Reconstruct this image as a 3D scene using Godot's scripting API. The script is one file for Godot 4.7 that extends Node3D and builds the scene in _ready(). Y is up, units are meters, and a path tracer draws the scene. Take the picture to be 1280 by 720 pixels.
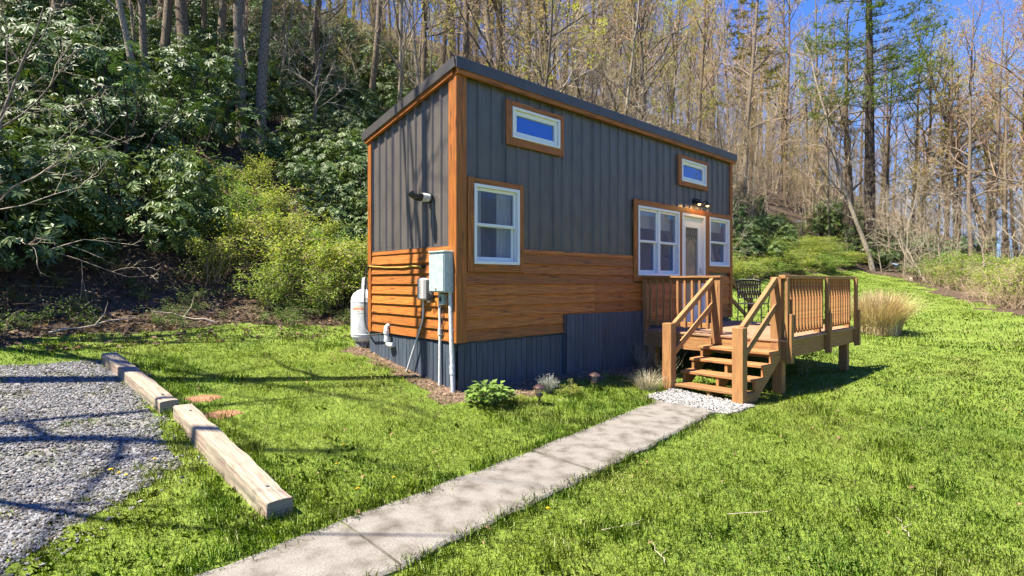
extends Node3D
# A tiny house with a wooden deck below a wooded slope. x runs along the front of the house, z towards the lawn, y is up, metres.

const CAM := Vector3(-4.17, 1.383, 5.557)
const FWD := Vector3(0.67857, 0, -0.73454)
const SIDE := Vector3(0.73454, 0, 0.67857)
const SUN := Vector3(0.3, -0.54, 0.1)

var rng := RandomNumberGenerator.new()
var taken := {}
var M := {}
var boards := {}
var bump := FastNoiseLite.new()
var patch := FastNoiseLite.new()


class MB:
	var v := PackedVector3Array()
	var n := PackedVector3Array()
	var uv := PackedVector2Array()
	var c := PackedColorArray()
	var ix := PackedInt32Array()
	var col := Color.WHITE

	func tri(a: Vector3, b: Vector3, d: Vector3, nn: Vector3) -> void:
		var k := v.size()
		v.append(a); v.append(b); v.append(d)
		n.append(nn); n.append(nn); n.append(nn)
		uv.append(Vector2(a.x + a.z, a.y)); uv.append(Vector2(b.x + b.z, b.y)); uv.append(Vector2(d.x + d.z, d.y))
		c.append(col); c.append(col); c.append(col)
		if (b - a).cross(d - a).dot(nn) > 0.0:
			ix.append(k); ix.append(k + 2); ix.append(k + 1)
		else:
			ix.append(k); ix.append(k + 1); ix.append(k + 2)

	# corners in order round the face, given counter-clockwise as seen from outside
	func quad(a: Vector3, b: Vector3, d: Vector3, e: Vector3, ua := Vector2.ZERO, ub := Vector2.ZERO, ud := Vector2.ZERO, ue := Vector2.ZERO) -> void:
		var nn := (b - a).cross(e - a)
		if nn.length_squared() < 1e-16:
			nn = (d - b).cross(e - b)
		nn = nn.normalized()
		var k := v.size()
		v.append(a); v.append(b); v.append(d); v.append(e)
		for i in 4:
			n.append(nn)
			c.append(col)
		uv.append(ua); uv.append(ub); uv.append(ud); uv.append(ue)
		ix.append(k); ix.append(k + 2); ix.append(k + 1)
		ix.append(k); ix.append(k + 3); ix.append(k + 2)

	func tube(p: PackedVector3Array, r: PackedFloat32Array, sides: int, cap := false) -> void:
		var m := p.size()
		var k := v.size()
		var along := 0.0
		var ref := Vector3(0.31, 0.17, 0.93)
		for i in m:
			var t := (p[mini(i + 1, m - 1)] - p[maxi(i - 1, 0)]).normalized()
			if i > 0:
				along += p[i].distance_to(p[i - 1])
			var s := t.cross(ref)
			if s.length_squared() < 0.01:
				s = t.cross(Vector3(0.93, 0.31, 0.17))
			s = s.normalized()
			ref = s.cross(t).normalized()
			for j in sides + 1:
				var a := TAU * j / sides
				var d := s * cos(a) + ref * sin(a)
				v.append(p[i] + d * r[i])
				n.append(d)
				uv.append(Vector2(float(j) / sides, along))
				c.append(col)
		for i in m - 1:
			for j in sides:
				var a := k + i * (sides + 1) + j
				var b := a + sides + 1
				ix.append(a); ix.append(a + 1); ix.append(b)
				ix.append(a + 1); ix.append(b + 1); ix.append(b)
		if cap:
			for e in 2:
				var i := 0 if e == 0 else m - 1
				var t := (p[1] - p[0] if e else p[0] - p[1]).normalized() if m == 2 else ((p[0] - p[1]) if e == 0 else (p[m - 1] - p[m - 2])).normalized()
				if m == 2:
					t = (p[0] - p[1]).normalized() if e == 0 else (p[1] - p[0]).normalized()
				for j in sides:
					tri(p[i], v[k + i * (sides + 1) + j], v[k + i * (sides + 1) + j + 1], t)

	# a ring profile (radius, height) turned round y at a place
	func lathe(prof: Array, at: Vector3, sides := 20) -> void:
		for i in prof.size() - 1:
			var p: Vector2 = prof[i]
			var q: Vector2 = prof[i + 1]
			var dn := Vector2(q.y - p.y, p.x - q.x).normalized()
			for j in sides:
				var a := TAU * j / sides
				var b := TAU * (j + 1) / sides
				var A := Vector3(cos(a), 0, sin(a))
				var B := Vector3(cos(b), 0, sin(b))
				var k := v.size()
				v.append(at + A * p.x + Vector3.UP * p.y); v.append(at + B * p.x + Vector3.UP * p.y)
				v.append(at + B * q.x + Vector3.UP * q.y); v.append(at + A * q.x + Vector3.UP * q.y)
				n.append(A * dn.x + Vector3.UP * dn.y); n.append(B * dn.x + Vector3.UP * dn.y)
				n.append(B * dn.x + Vector3.UP * dn.y); n.append(A * dn.x + Vector3.UP * dn.y)
				for w in 4:
					c.append(col)
				uv.append(Vector2(float(j) / sides, p.y)); uv.append(Vector2(float(j + 1) / sides, p.y))
				uv.append(Vector2(float(j + 1) / sides, q.y)); uv.append(Vector2(float(j) / sides, q.y))
				ix.append(k); ix.append(k + 1); ix.append(k + 2)
				ix.append(k); ix.append(k + 2); ix.append(k + 3)

	# a box with chamfered edges; the grain runs along its longest side
	func box(size: Vector3, at: Vector3, bev := 0.004, turn := Basis.IDENTITY, off := Vector2.ZERO) -> void:
		var h := size / 2.0
		bev = minf(bev, minf(h.x, minf(h.y, h.z)) * 0.6)
		var g := 0
		if size.y >= size.x and size.y >= size.z:
			g = 1
		elif size.z >= size.x and size.z >= size.y:
			g = 2
		var pt := func(ax: int, sg: Vector3) -> Vector3:
			var q := Vector3(sg.x * (h.x - bev), sg.y * (h.y - bev), sg.z * (h.z - bev))
			q[ax] = sg[ax] * h[ax]
			return q
		var put := func(ps: Array, nrm: Vector3, ax: int) -> void:
			var k := v.size()
			for q in ps:
				v.append(turn * q + at)
				n.append((turn * nrm).normalized())
				c.append(col)
				var o1 := (g + 1) % 3
				var o2 := (g + 2) % 3
				uv.append((Vector2(q[g], q[o1] + q[o2]) if ax != g else Vector2(q[o1] * 0.3, q[o2])) + off)
			var flip: bool = (ps[1] - ps[0]).cross(ps[2] - ps[0]).dot(nrm) > 0.0
			for t in ps.size() - 2:
				ix.append(k)
				ix.append(k + (t + 2 if flip else t + 1))
				ix.append(k + (t + 1 if flip else t + 2))
		for ax in 3:
			var b := (ax + 1) % 3
			var d := (ax + 2) % 3
			for s in [-1.0, 1.0]:
				var ps := []
				for w in [[-1.0, -1.0], [1.0, -1.0], [1.0, 1.0], [-1.0, 1.0]]:
					var sg := Vector3()
					sg[ax] = s; sg[b] = w[0]; sg[d] = w[1]
					ps.append(pt.call(ax, sg))
				var nn := Vector3()
				nn[ax] = s
				put.call(ps, nn, ax)
			# edges along axis ax
			for w in [[-1.0, -1.0], [1.0, -1.0], [1.0, 1.0], [-1.0, 1.0]]:
				var lo := Vector3()
				lo[ax] = -1.0; lo[b] = w[0]; lo[d] = w[1]
				var hi := lo
				hi[ax] = 1.0
				var nn := Vector3()
				nn[b] = w[0]; nn[d] = w[1]
				put.call([pt.call(b, lo), pt.call(b, hi), pt.call(d, hi), pt.call(d, lo)], nn.normalized(), 9)
		for sx in [-1.0, 1.0]:
			for sy in [-1.0, 1.0]:
				for sz in [-1.0, 1.0]:
					var sg := Vector3(sx, sy, sz)
					put.call([pt.call(0, sg), pt.call(1, sg), pt.call(2, sg)], sg.normalized(), 9)

	# an outline in x and y, pushed out along z by depth
	func slab(poly: PackedVector2Array, depth: float, turn := Transform3D.IDENTITY) -> void:
		var t := Geometry2D.triangulate_polygon(poly)
		for side in 2:
			var zz := depth / 2.0 if side == 0 else -depth / 2.0
			var nn := turn.basis * (Vector3.BACK if side == 0 else Vector3.FORWARD)
			for i in range(0, t.size(), 3):
				tri(turn * Vector3(poly[t[i]].x, poly[t[i]].y, zz), turn * Vector3(poly[t[i + 1]].x, poly[t[i + 1]].y, zz), turn * Vector3(poly[t[i + 2]].x, poly[t[i + 2]].y, zz), nn.normalized())
		var ccw := not Geometry2D.is_polygon_clockwise(poly)
		for i in poly.size():
			var a := poly[i]
			var b := poly[(i + 1) % poly.size()]
			var nn := Vector3(b.y - a.y, a.x - b.x, 0) * (1.0 if ccw else -1.0)
			var A := turn * Vector3(a.x, a.y, depth / 2)
			var B := turn * Vector3(b.x, b.y, depth / 2)
			var D := turn * Vector3(b.x, b.y, -depth / 2)
			var E := turn * Vector3(a.x, a.y, -depth / 2)
			nn = (turn.basis * nn).normalized()
			tri(A, B, D, nn)
			tri(A, D, E, nn)

	func done() -> ArrayMesh:
		var a := []
		a.resize(Mesh.ARRAY_MAX)
		a[Mesh.ARRAY_VERTEX] = v
		a[Mesh.ARRAY_NORMAL] = n
		a[Mesh.ARRAY_TEX_UV] = uv
		a[Mesh.ARRAY_COLOR] = c
		a[Mesh.ARRAY_INDEX] = ix
		var m := ArrayMesh.new()
		m.add_surface_from_arrays(Mesh.PRIMITIVE_TRIANGLES, a)
		return m


# ---------- naming and placing ----------
func numbered(called: String) -> String:
	var k: int = taken.get(called, 0)
	taken[called] = k + 1
	return called if k == 0 else "%s_%03d" % [called, k]


func tag(o: Node3D, label: String, category: String, group := "") -> void:
	o.set_meta("label", label)
	o.set_meta("category", category)
	if group:
		o.set_meta("group", group)


func thing(called: String, label: String, category: String, at := Vector3.ZERO, turn := 0.0, group := "") -> Node3D:
	var o := Node3D.new()
	o.name = numbered(called)
	add_child(o)
	o.position = at
	o.rotation.y = turn
	tag(o, label, category, group)
	return o


func obj(called: String, mesh: Mesh, m: Material, parent: Node3D = null) -> MeshInstance3D:
	var o := MeshInstance3D.new()
	o.name = called if parent else numbered(called)
	o.mesh = mesh
	o.material_override = m
	(parent if parent else self).add_child(o, true)
	return o


func part(called: String, parent: Node3D) -> Node3D:
	var o := Node3D.new()
	o.name = called
	parent.add_child(o, true)
	return o


func copy(src: Node3D, called: String, at: Vector3, turn: Vector3, size, label: String, group: String) -> Node3D:
	var o: Node3D = src.duplicate()
	o.name = numbered(called)
	add_child(o)
	o.position = at
	o.rotation = turn
	o.scale = size if size is Vector3 else Vector3.ONE * size
	tag(o, label, src.get_meta("category"), group)
	return o


# one piece of timber, sheet or trim: a chamfered box, its mesh shared with pieces of the same size
func brd(called: String, parent: Node3D, size: Vector3, at: Vector3, m: Material, turn := Basis.IDENTITY, bev := 0.004) -> MeshInstance3D:
	var key := [(size * 500.0).round(), rng.randi() % 4, bev]
	if not boards.has(key):
		var mb := MB.new()
		mb.box(size, Vector3.ZERO, bev, Basis.IDENTITY, Vector2(rng.randf() * 3.0, rng.randf() * 3.0))
		boards[key] = mb.done()
	var o := obj(called, boards[key], m, parent)
	o.transform = Transform3D(turn, at)
	return o


# a square timber from one point to another
func bar(called: String, parent: Node3D, a: Vector3, b: Vector3, w: float, h: float, m: Material) -> MeshInstance3D:
	var x := (b - a).normalized()
	var z := x.cross(Vector3.UP).normalized()
	return brd(called, parent, Vector3(a.distance_to(b), h, w), (a + b) / 2.0, m, Basis(x, z.cross(x), z))


func pipe(pts: Array, r: float, sides := 10) -> ArrayMesh:
	var mb := MB.new()
	var p := PackedVector3Array(pts)
	var rr := PackedFloat32Array()
	rr.resize(p.size())
	rr.fill(r)
	mb.tube(p, rr, sides, true)
	return mb.done()


# ---------- the lie of the land ----------
func soft(t: float, w: float) -> float:
	t /= w
	return w * (log(1.0 + exp(-absf(t))) + maxf(t, 0.0))


func ground(x: float, z: float) -> float:
	var h := -0.125 * z if z < 0.0 else -0.21 * (1.0 - exp(-z)) - 0.008 * minf(z, 30.0)
	if z < -60.0:
		h = -0.125 * -60.0
	if x < 0.0:
		h += 0.03 * minf(-x, 8.0)
	if x > 2.0:
		h -= 0.03 * (minf(x, 4.0) - 2.0)
	h += 0.05 * soft(minf(x, 70.0) - 9.0, 1.0)
	h += 0.5 * soft(-5.2 - maxf(z, -60.0), 0.5)
	h += 0.3 * soft(minf(z, 60.0) - 16.0, 2.0) * smoothstep(4.0, 22.0, x)  # unseen rise across the lawn, shaped for the window reflections
	h += bump.get_noise_2d(x * 3.0, z * 3.0) * 0.03 * smoothstep(2.0, 5.0, absf(z - 1.0) + absf(x - 2.0) * 0.3)
	if z < -5.5:
		h += bump.get_noise_2d(x, z) * 0.5 * smoothstep(-5.5, -9.0, z)
	return h


func on_ground(x: float, z: float, lift := 0.0) -> Vector3:
	return Vector3(x, ground(x, z) + lift, z)


func path_left(x: float) -> float:
	return 2.44 - 0.153 * (x + 3.48) + bump.get_noise_2d(x * 40.0, 7.0) * 0.04 + bump.get_noise_2d(x * 160.0, 17.0) * 0.02


func path_right(x: float) -> float:
	return 3.04 - 0.128 * (x + 2.75) + bump.get_noise_2d(x * 40.0, 90.0) * 0.04 + bump.get_noise_2d(x * 160.0, 190.0) * 0.02


func drive_edge(z: float) -> float:
	var e := -3.2 if z < 0.8 else -3.2 - (z - 0.8) * 1.0
	return e + bump.get_noise_2d(z * 25.0, 3.0) * 0.16


func toe(x: float) -> float:
	return -4.35 - 0.35 * smoothstep(-3.0, 3.0, x) - 1.0 * smoothstep(9.0, 20.0, x) + bump.get_noise_2d(x * 6.0, 50.0) * 0.5 + 1.5 * smoothstep(-3.0, -5.5, x)


# 0 lawn, 1 leaf-covered slope and forest floor, 2 gravel drive
func zone(x: float, z: float) -> int:
	if z < toe(x) or x > 38.0 + bump.get_noise_2d(z * 4.0, 11.0) * 2.0 or x < -14.0 or (x > 18.0 and z > 3.4 - (x - 21.8) * 0.42 + bump.get_noise_2d(x * 6.0, 33.0)):
		return 1
	if x < drive_edge(z) and z < 2.0 and z > -2.55 + bump.get_noise_2d(x * 20.0, 60.0) * 0.2:
		return 2
	return 0


func in_poly_band(x: float, z: float) -> bool:
	return x < 2.1 and x > -7.0 and z > path_left(x) + 0.025 and z < path_right(x) - 0.025


func bare_bed(x: float, z: float) -> bool:  # mulch strip along the left wall and front of the house
	if x > -0.36 + bump.get_noise_2d(z * 30.0, 5.0) * 0.25 and x < 0.2 and z < 0.35 and z > -2.6:
		return true
	return x > 0.0 and x < 4.1 and z > -0.1 and z < 0.42 + bump.get_noise_2d(x * 25.0, 15.0) * 0.22


func taken_ground(x: float, z: float) -> bool:
	if x > -0.02 and x < 7.65 and z > -2.3 and z < 0.05:
		return true
	if x > 2.0 and x < 2.98 and z > 1.42 - (x - 2.1) * 0.2 and z < 2.52:
		return true
	return in_poly_band(x, z)


func _ready() -> void:
	rng.seed = 7
	bump.seed = 5
	bump.frequency = 0.05
	bump.fractal_octaves = 3
	patch.seed = 9
	patch.frequency = 0.05
	patch.fractal_octaves = 3
	# camera
	var cam := Camera3D.new()
	cam.name = "camera"
	add_child(cam)
	cam.near = 0.1
	cam.far = 600.0
	cam.projection = Camera3D.PROJECTION_FRUSTUM
	cam.size = 0.1 * 720.0 / 674.72
	cam.frustum_offset = Vector2(0, -0.1 * 6.773 / 674.72)
	cam.look_at_from_position(CAM, CAM + FWD)
	cam.current = true
	# sky
	var sky := ProceduralSkyMaterial.new()
	sky.sky_top_color = Color(0.1, 0.36, 0.78)
	sky.sky_horizon_color = Color(0.63, 0.8, 0.98)
	sky.sky_curve = 0.2
	sky.sky_energy_multiplier = 1.0
	sky.ground_bottom_color = Color(0.25, 0.27, 0.2)
	sky.ground_horizon_color = Color(0.5, 0.55, 0.5)
	sky.sun_angle_max = 1.0
	var env := Environment.new()
	env.background_mode = Environment.BG_SKY
	env.sky = Sky.new()
	env.sky.sky_material = sky
	env.background_energy_multiplier = 0.53
	env.tonemap_mode = Environment.TONE_MAPPER_LINEAR
	env.tonemap_exposure = 3.0
	env.sdfgi_enabled = true
	env.ssao_enabled = true
	env.ssil_enabled = true
	var we := WorldEnvironment.new()
	we.name = "environment"
	we.environment = env
	add_child(we)
	# sun
	var sun := DirectionalLight3D.new()
	sun.name = "sun"
	add_child(sun)
	sun.look_at_from_position(Vector3.ZERO, SUN)
	sun.light_energy = 1.6
	sun.light_color = Color(1.0, 0.965, 0.9)
	sun.light_angular_distance = 0.5
	sun.shadow_enabled = true

	materials()
	build_ground()
	build_house()
	build_fittings()
	build_deck()
	build_chair()
	build_timbers()
	build_path_lights()
	build_stones()
	build_wild()
	build_bed_plants()
	build_lawn()


# ---------- materials ----------
func lin(r: float, g: float, b: float) -> Color:
	return Color(r, g, b).linear_to_srgb()


func ramp(stops: Array) -> Gradient:
	var g := Gradient.new()
	var o := PackedFloat32Array()
	var c := PackedColorArray()
	for s in stops:
		o.append(s[0])
		c.append(s[1])
	g.offsets = o
	g.colors = c
	return g


func noise_tex(freq: float, stops: Array, octaves := 4, sd := 1, size := 512, kind := FastNoiseLite.TYPE_SIMPLEX_SMOOTH) -> NoiseTexture2D:
	var f := FastNoiseLite.new()
	f.noise_type = kind
	f.frequency = freq
	f.fractal_octaves = octaves
	f.seed = sd
	var t := NoiseTexture2D.new()
	t.width = size
	t.height = size
	t.seamless = true
	t.noise = f
	t.color_ramp = ramp(stops)
	return t


func grey(k: float) -> Color:
	return Color(k, k, k)


# long fibres along u with a few knots; a tint that multiplies the wood's colour
func wood_image(sd: int, contrast: float, knots: int) -> ImageTexture:
	var w := 512
	var h := 512
	var f := FastNoiseLite.new()
	f.seed = sd
	f.frequency = 1.0
	f.fractal_octaves = 3
	var r := RandomNumberGenerator.new()
	r.seed = sd
	var kn := []
	for i in knots:
		kn.append(Vector3(r.randf() * w, r.randf() * h, r.randf_range(5.0, 11.0)))
	var im := Image.create(w, h, false, Image.FORMAT_RGB8)
	for y in h:
		for x in w:
			var yy := float(y)
			var dark := 0.0
			for k in kn:
				var dx: float = (x - k.x) * 0.45
				var dy: float = y - k.y
				var d2: float = (dx * dx + dy * dy) / (k.z * k.z)
				if d2 < 12.0:
					yy += dy * 1.2 * exp(-d2 * 0.5)
					dark += exp(-d2 * 1.6)
			# blend the two ends so that the picture repeats along the board
			var t := float(x) / w
			var a := f.get_noise_2d(x * 0.006, yy * 0.09) * (1.0 - t) + f.get_noise_2d((x - w) * 0.006, yy * 0.09) * t
			var b := f.get_noise_2d(x * 0.03 + 90.0, yy * 0.6) * (1.0 - t) + f.get_noise_2d((x - w) * 0.03 + 90.0, yy * 0.6) * t
			var hue := f.get_noise_2d(x * 0.008 + 300.0, y * 0.02) * (1.0 - t) + f.get_noise_2d((x - w) * 0.008 + 300.0, y * 0.02) * t
			var s := 0.8 + contrast * (a * 0.6 + b * 0.45) - dark * 0.34
			s = clampf(s, 0.15, 1.0)
			im.set_pixel(x, y, Color(s, clampf(s * (0.97 + hue * 0.09), 0.0, 1.0), clampf(s * (0.95 + hue * 0.04), 0.0, 1.0)))
	return ImageTexture.create_from_image(im)


func mat(called: String, color: Color, rough := 0.8, tex: Texture2D = null, scale := Vector3.ONE, metal := 0.0) -> StandardMaterial3D:
	var m := StandardMaterial3D.new()
	m.resource_name = called
	m.albedo_color = color
	m.roughness = rough
	m.metallic = metal
	if tex:
		m.albedo_texture = tex
		m.uv1_scale = scale
	M[called] = m
	return m


func tri_mat(called: String, color: Color, rough: float, tex: Texture2D, scale: float, height: Texture2D = null, depth := 0.0) -> StandardMaterial3D:
	var m := mat(called, color, rough, tex, Vector3.ONE * scale)
	m.uv1_triplanar = true
	m.uv1_world_triplanar = true
	if height:
		m.heightmap_enabled = true
		m.heightmap_texture = height
		m.heightmap_scale = depth
	return m


func leaf_mat(called: String, rough: float, through: float) -> StandardMaterial3D:
	var m := mat(called, Color.WHITE, rough)
	m.vertex_color_use_as_albedo = true
	m.cull_mode = BaseMaterial3D.CULL_DISABLED
	if through > 0.0:
		m.backlight_enabled = true
		m.backlight = lin(through, through, through * 0.7)
	return m


func materials() -> void:
	var fine := noise_tex(0.05, [[0.0, grey(0.0)], [1.0, grey(1.0)]], 4, 5, 256)
	var wood_a := wood_image(3, 0.6, 12)
	var wood_b := wood_image(8, 0.45, 3)
	var wood_c := wood_image(14, 0.8, 5)
	for k in 3:
		var t: float = [1.0, 0.88, 1.1][k]
		var w: float = [1.0, 0.8, 1.16][k]
		mat("siding_%d" % k, lin(0.62 * w, 0.215 * w, 0.03 * w), 0.62, wood_a, Vector3(0.55, 1.7, 1))
		mat("deck_%d" % k, lin(0.5 * t, 0.26 * t, 0.095 * t), 0.68, wood_b, Vector3(0.6, 2.0, 1))
		mat("floor_%d" % k, lin(0.5 * t, 0.31 * t, 0.18 * t), 0.7, wood_b, Vector3(0.6, 2.0, 1))
		mat("skirt_%d" % k, lin(0.085 * t, 0.122 * t, 0.175 * t), 0.6, wood_c, Vector3(0.5, 3.0, 1))
		mat("weathered_%d" % k, lin(0.5 * t, 0.435 * t, 0.335 * t), 0.85, wood_b, Vector3(0.4, 1.3, 1))
	mat("trim", lin(0.5, 0.172, 0.026), 0.6, wood_a, Vector3(0.5, 1.5, 1))
	for q in ["siding_0", "siding_1", "siding_2", "skirt_0", "skirt_1", "skirt_2", "weathered_0", "weathered_1"]:
		M[q].heightmap_enabled = true
		M[q].heightmap_texture = M[q].albedo_texture
		M[q].heightmap_scale = 0.12 if q.begins_with("weath") else 0.3
	var panel := mat("panel", lin(0.122, 0.108, 0.098), 0.33, noise_tex(0.012, [[0.0, grey(0.86)], [0.5, grey(0.95)], [1.0, grey(1.0)]], 5, 21, 512), Vector3(0.6, 0.25, 1))
	panel.metallic_specular = 0.5
	mat("roof_metal", lin(0.075, 0.07, 0.068), 0.42, noise_tex(0.012, [[0.0, grey(0.85)], [1.0, grey(1.0)]], 4, 22, 256), Vector3(0.6, 0.6, 1))
	mat("screw", lin(0.05, 0.05, 0.05), 0.4, null, Vector3.ONE, 0.6)
	mat("vinyl", lin(0.74, 0.75, 0.76), 0.35)
	mat("door_paint", lin(0.78, 0.76, 0.72), 0.4)
	var g := mat("glass", Color(0.38, 0.5, 0.68, 0.03), 0.015)
	g.transparency = BaseMaterial3D.TRANSPARENCY_ALPHA
	g.metallic = 0.38
	var gu := mat("sky_tint_glass", Color(0.33, 0.56, 0.92, 0.03), 0.015)  # bluer, more mirroring copy of the pane glass; sky reflection put into its colour
	gu.transparency = BaseMaterial3D.TRANSPARENCY_ALPHA
	gu.metallic = 0.5
	var g2 := mat("door_glass", Color(0.75, 0.75, 0.7, 0.05), 0.02)
	g2.transparency = BaseMaterial3D.TRANSPARENCY_ALPHA
	g2.metallic = 0.5
	mat("leading", lin(0.2, 0.2, 0.2), 0.3, null, Vector3.ONE, 0.8)
	var cur := mat("curtain", lin(0.7, 0.73, 0.75), 0.9)
	cur.backlight_enabled = true
	cur.backlight = lin(0.5, 0.5, 0.5)
	mat("blind", lin(0.55, 0.53, 0.5), 0.9)
	mat("lining", lin(0.22, 0.2, 0.18), 0.9)
	mat("black_metal", lin(0.02, 0.02, 0.022), 0.35, null, Vector3.ONE, 0.3)
	mat("black_plastic", lin(0.018, 0.018, 0.02), 0.35)
	mat("nickel", lin(0.5, 0.5, 0.5), 0.3, null, Vector3.ONE, 1.0)
	mat("box_paint", lin(0.46, 0.55, 0.55), 0.4, noise_tex(0.02, [[0.0, grey(0.85)], [1.0, grey(1.0)]], 4, 31, 256), Vector3(2, 2, 1))
	mat("grey_plastic", lin(0.4, 0.4, 0.39), 0.45)
	mat("pvc", lin(0.62, 0.63, 0.62), 0.4, noise_tex(0.03, [[0.0, grey(0.8)], [0.6, grey(1.0)], [1.0, grey(1.0)]], 3, 32, 256), Vector3(1, 2, 1))
	mat("brass_pipe", lin(0.4, 0.3, 0.07), 0.45)
	mat("dark_cable", lin(0.04, 0.04, 0.042), 0.5)
	mat("tank_paint", lin(0.72, 0.74, 0.74), 0.35, noise_tex(0.015, [[0.0, grey(0.82)], [0.5, grey(0.97)], [1.0, grey(1.0)]], 5, 33, 256), Vector3(2, 1, 1))
	mat("tank_base", lin(0.3, 0.3, 0.28), 0.6, noise_tex(0.03, [[0.0, Color(0.45, 0.3, 0.2)], [0.45, grey(0.8)], [1.0, grey(1.0)]], 4, 34, 256), Vector3(2, 1, 1))
	mat("label_paper", lin(0.72, 0.7, 0.62), 0.6)
	mat("label_orange", lin(0.7, 0.17, 0.03), 0.6)
	mat("label_ink", lin(0.12, 0.08, 0.06), 0.6)
	mat("bronze", lin(0.13, 0.085, 0.075), 0.35, null, Vector3.ONE, 0.7)
	var lens := mat("lamp_lens", Color(0.8, 0.8, 0.8, 0.2), 0.2)
	lens.transparency = BaseMaterial3D.TRANSPARENCY_ALPHA
	var bulb := mat("bulb_glow", lin(0.9, 0.8, 0.6), 0.4)
	bulb.emission_enabled = true
	bulb.emission = Color(1.0, 0.78, 0.45)
	bulb.emission_energy_multiplier = 2.5
	# ground
	tri_mat("lawn_soil", Color.WHITE, 0.95, noise_tex(0.12, [[0.0, lin(0.07, 0.125, 0.011)], [0.4, lin(0.128, 0.194, 0.016)], [0.62, lin(0.165, 0.225, 0.022)], [1.0, lin(0.25, 0.25, 0.05)]], 4, 41, 1024), 0.75, fine, 2.5)
	tri_mat("forest_floor", Color.WHITE, 0.95, noise_tex(0.09, [[0.0, lin(0.018, 0.012, 0.008)], [0.4, lin(0.055, 0.035, 0.02)], [0.65, lin(0.1, 0.065, 0.038)], [1.0, lin(0.17, 0.115, 0.07)]], 5, 42, 1024), 0.45, fine, 4.0)
	tri_mat("drive_bed", Color.WHITE, 0.95, noise_tex(0.06, [[0.0, lin(0.08, 0.075, 0.07)], [0.5, lin(0.2, 0.19, 0.18)], [1.0, lin(0.32, 0.29, 0.26)]], 5, 43), 0.6, fine, 2.0)
	tri_mat("mulch_bed", Color.WHITE, 0.95, noise_tex(0.08, [[0.0, lin(0.05, 0.03, 0.02)], [0.5, lin(0.16, 0.1, 0.065)], [1.0, lin(0.32, 0.24, 0.17)]], 5, 44), 0.8, fine, 3.0)
	tri_mat("red_clay", Color.WHITE, 0.95, noise_tex(0.05, [[0.0, lin(0.2, 0.09, 0.04)], [1.0, lin(0.42, 0.22, 0.12)]], 4, 45, 256), 2.0, fine, 1.5)
	var con := tri_mat("concrete", Color.WHITE, 0.9, noise_tex(0.009, [[0.0, lin(0.09, 0.077, 0.06)], [0.33, lin(0.175, 0.156, 0.127)], [0.52, lin(0.225, 0.204, 0.172)], [1.0, lin(0.28, 0.26, 0.225)]], 7, 46, 1024), 0.43, fine, 0.25)
	con.detail_enabled = true
	con.detail_blend_mode = BaseMaterial3D.BLEND_MODE_MUL
	con.detail_albedo = noise_tex(0.35, [[0.0, grey(0.45)], [0.3, grey(0.85)], [0.6, grey(0.98)], [1.0, grey(1.0)]], 3, 47, 512)
	con.detail_mask = noise_tex(0.01, [[0.0, grey(1.0)], [1.0, grey(1.0)]], 1, 47, 64)
	# trees and plants
	var bark := noise_tex(0.03, [[0.0, grey(0.4)], [0.4, grey(0.7)], [0.65, grey(0.95)], [1.0, grey(1.0)]], 5, 51, 512)
	for b in [["bark_grey", 0.3, 0.235, 0.165], ["bark_brown", 0.24, 0.175, 0.115], ["bark_pale", 0.46, 0.39, 0.29], ["bark_dark", 0.1, 0.075, 0.058]]:
		var m := mat(b[0], lin(b[1], b[2], b[3]), 0.9, bark, Vector3(2.0, 0.5, 1))
		m.heightmap_enabled = true
		m.heightmap_texture = bark
		m.heightmap_scale = 2.0
	mat("twig_tan", lin(0.4, 0.295, 0.195), 0.85)
	mat("twig_dark", lin(0.14, 0.095, 0.062), 0.85)
	mat("twig_grey", lin(0.42, 0.33, 0.235), 0.85)
	mat("twig_red", lin(0.4, 0.27, 0.18), 0.85)
	mat("twig_pale", lin(0.5, 0.42, 0.31), 0.85)
	mat("stem_green", lin(0.1, 0.16, 0.04), 0.7)
	mat("petal_yellow", lin(0.75, 0.52, 0.01), 0.6)
	leaf_mat("leaf_gloss", 0.5, 0.45)
	leaf_mat("leaf_soft", 0.6, 0.9)
	leaf_mat("grass", 0.5, 1.0)
	leaf_mat("needle", 0.6, 0.3)
	leaf_mat("dry", 0.85, 0.5)
	var st := leaf_mat("stone", 0.85, 0.0)
	st.cull_mode = BaseMaterial3D.CULL_BACK


# ---------- the house ----------
const HL := 7.6
const HW := 2.27
const OPENINGS := [[0.16, 1.55, 1.10, 2.73], [0.83, 3.33, 1.95, 3.89], [5.33, 3.32, 6.45, 3.86], [3.85, 1.43, 5.40, 2.84], [5.40, 0.50, 6.42, 2.84], [6.42, 1.63, 7.46, 2.84]]


func roof_y(z: float) -> float:  # top of the roof sheet
	return 4.235 + 0.195 * (z - 0.05)


func free_spans(a: float, b: float, lo: float, hi: float, holes: Array) -> Array:
	# the stretches of a..b along the wall where no opening overlaps the heights lo..hi
	var spans := [[a, b]]
	for h in holes:
		if h[1] >= hi - 0.001 or h[3] <= lo + 0.001:
			continue
		var next := []
		for s in spans:
			if h[0] > s[0]:
				next.append([s[0], minf(s[1], h[0])])
			if h[2] < s[1]:
				next.append([maxf(s[0], h[2]), s[1]])
		spans = next.filter(func(s): return s[1] - s[0] > 0.01)
	return spans


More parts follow.
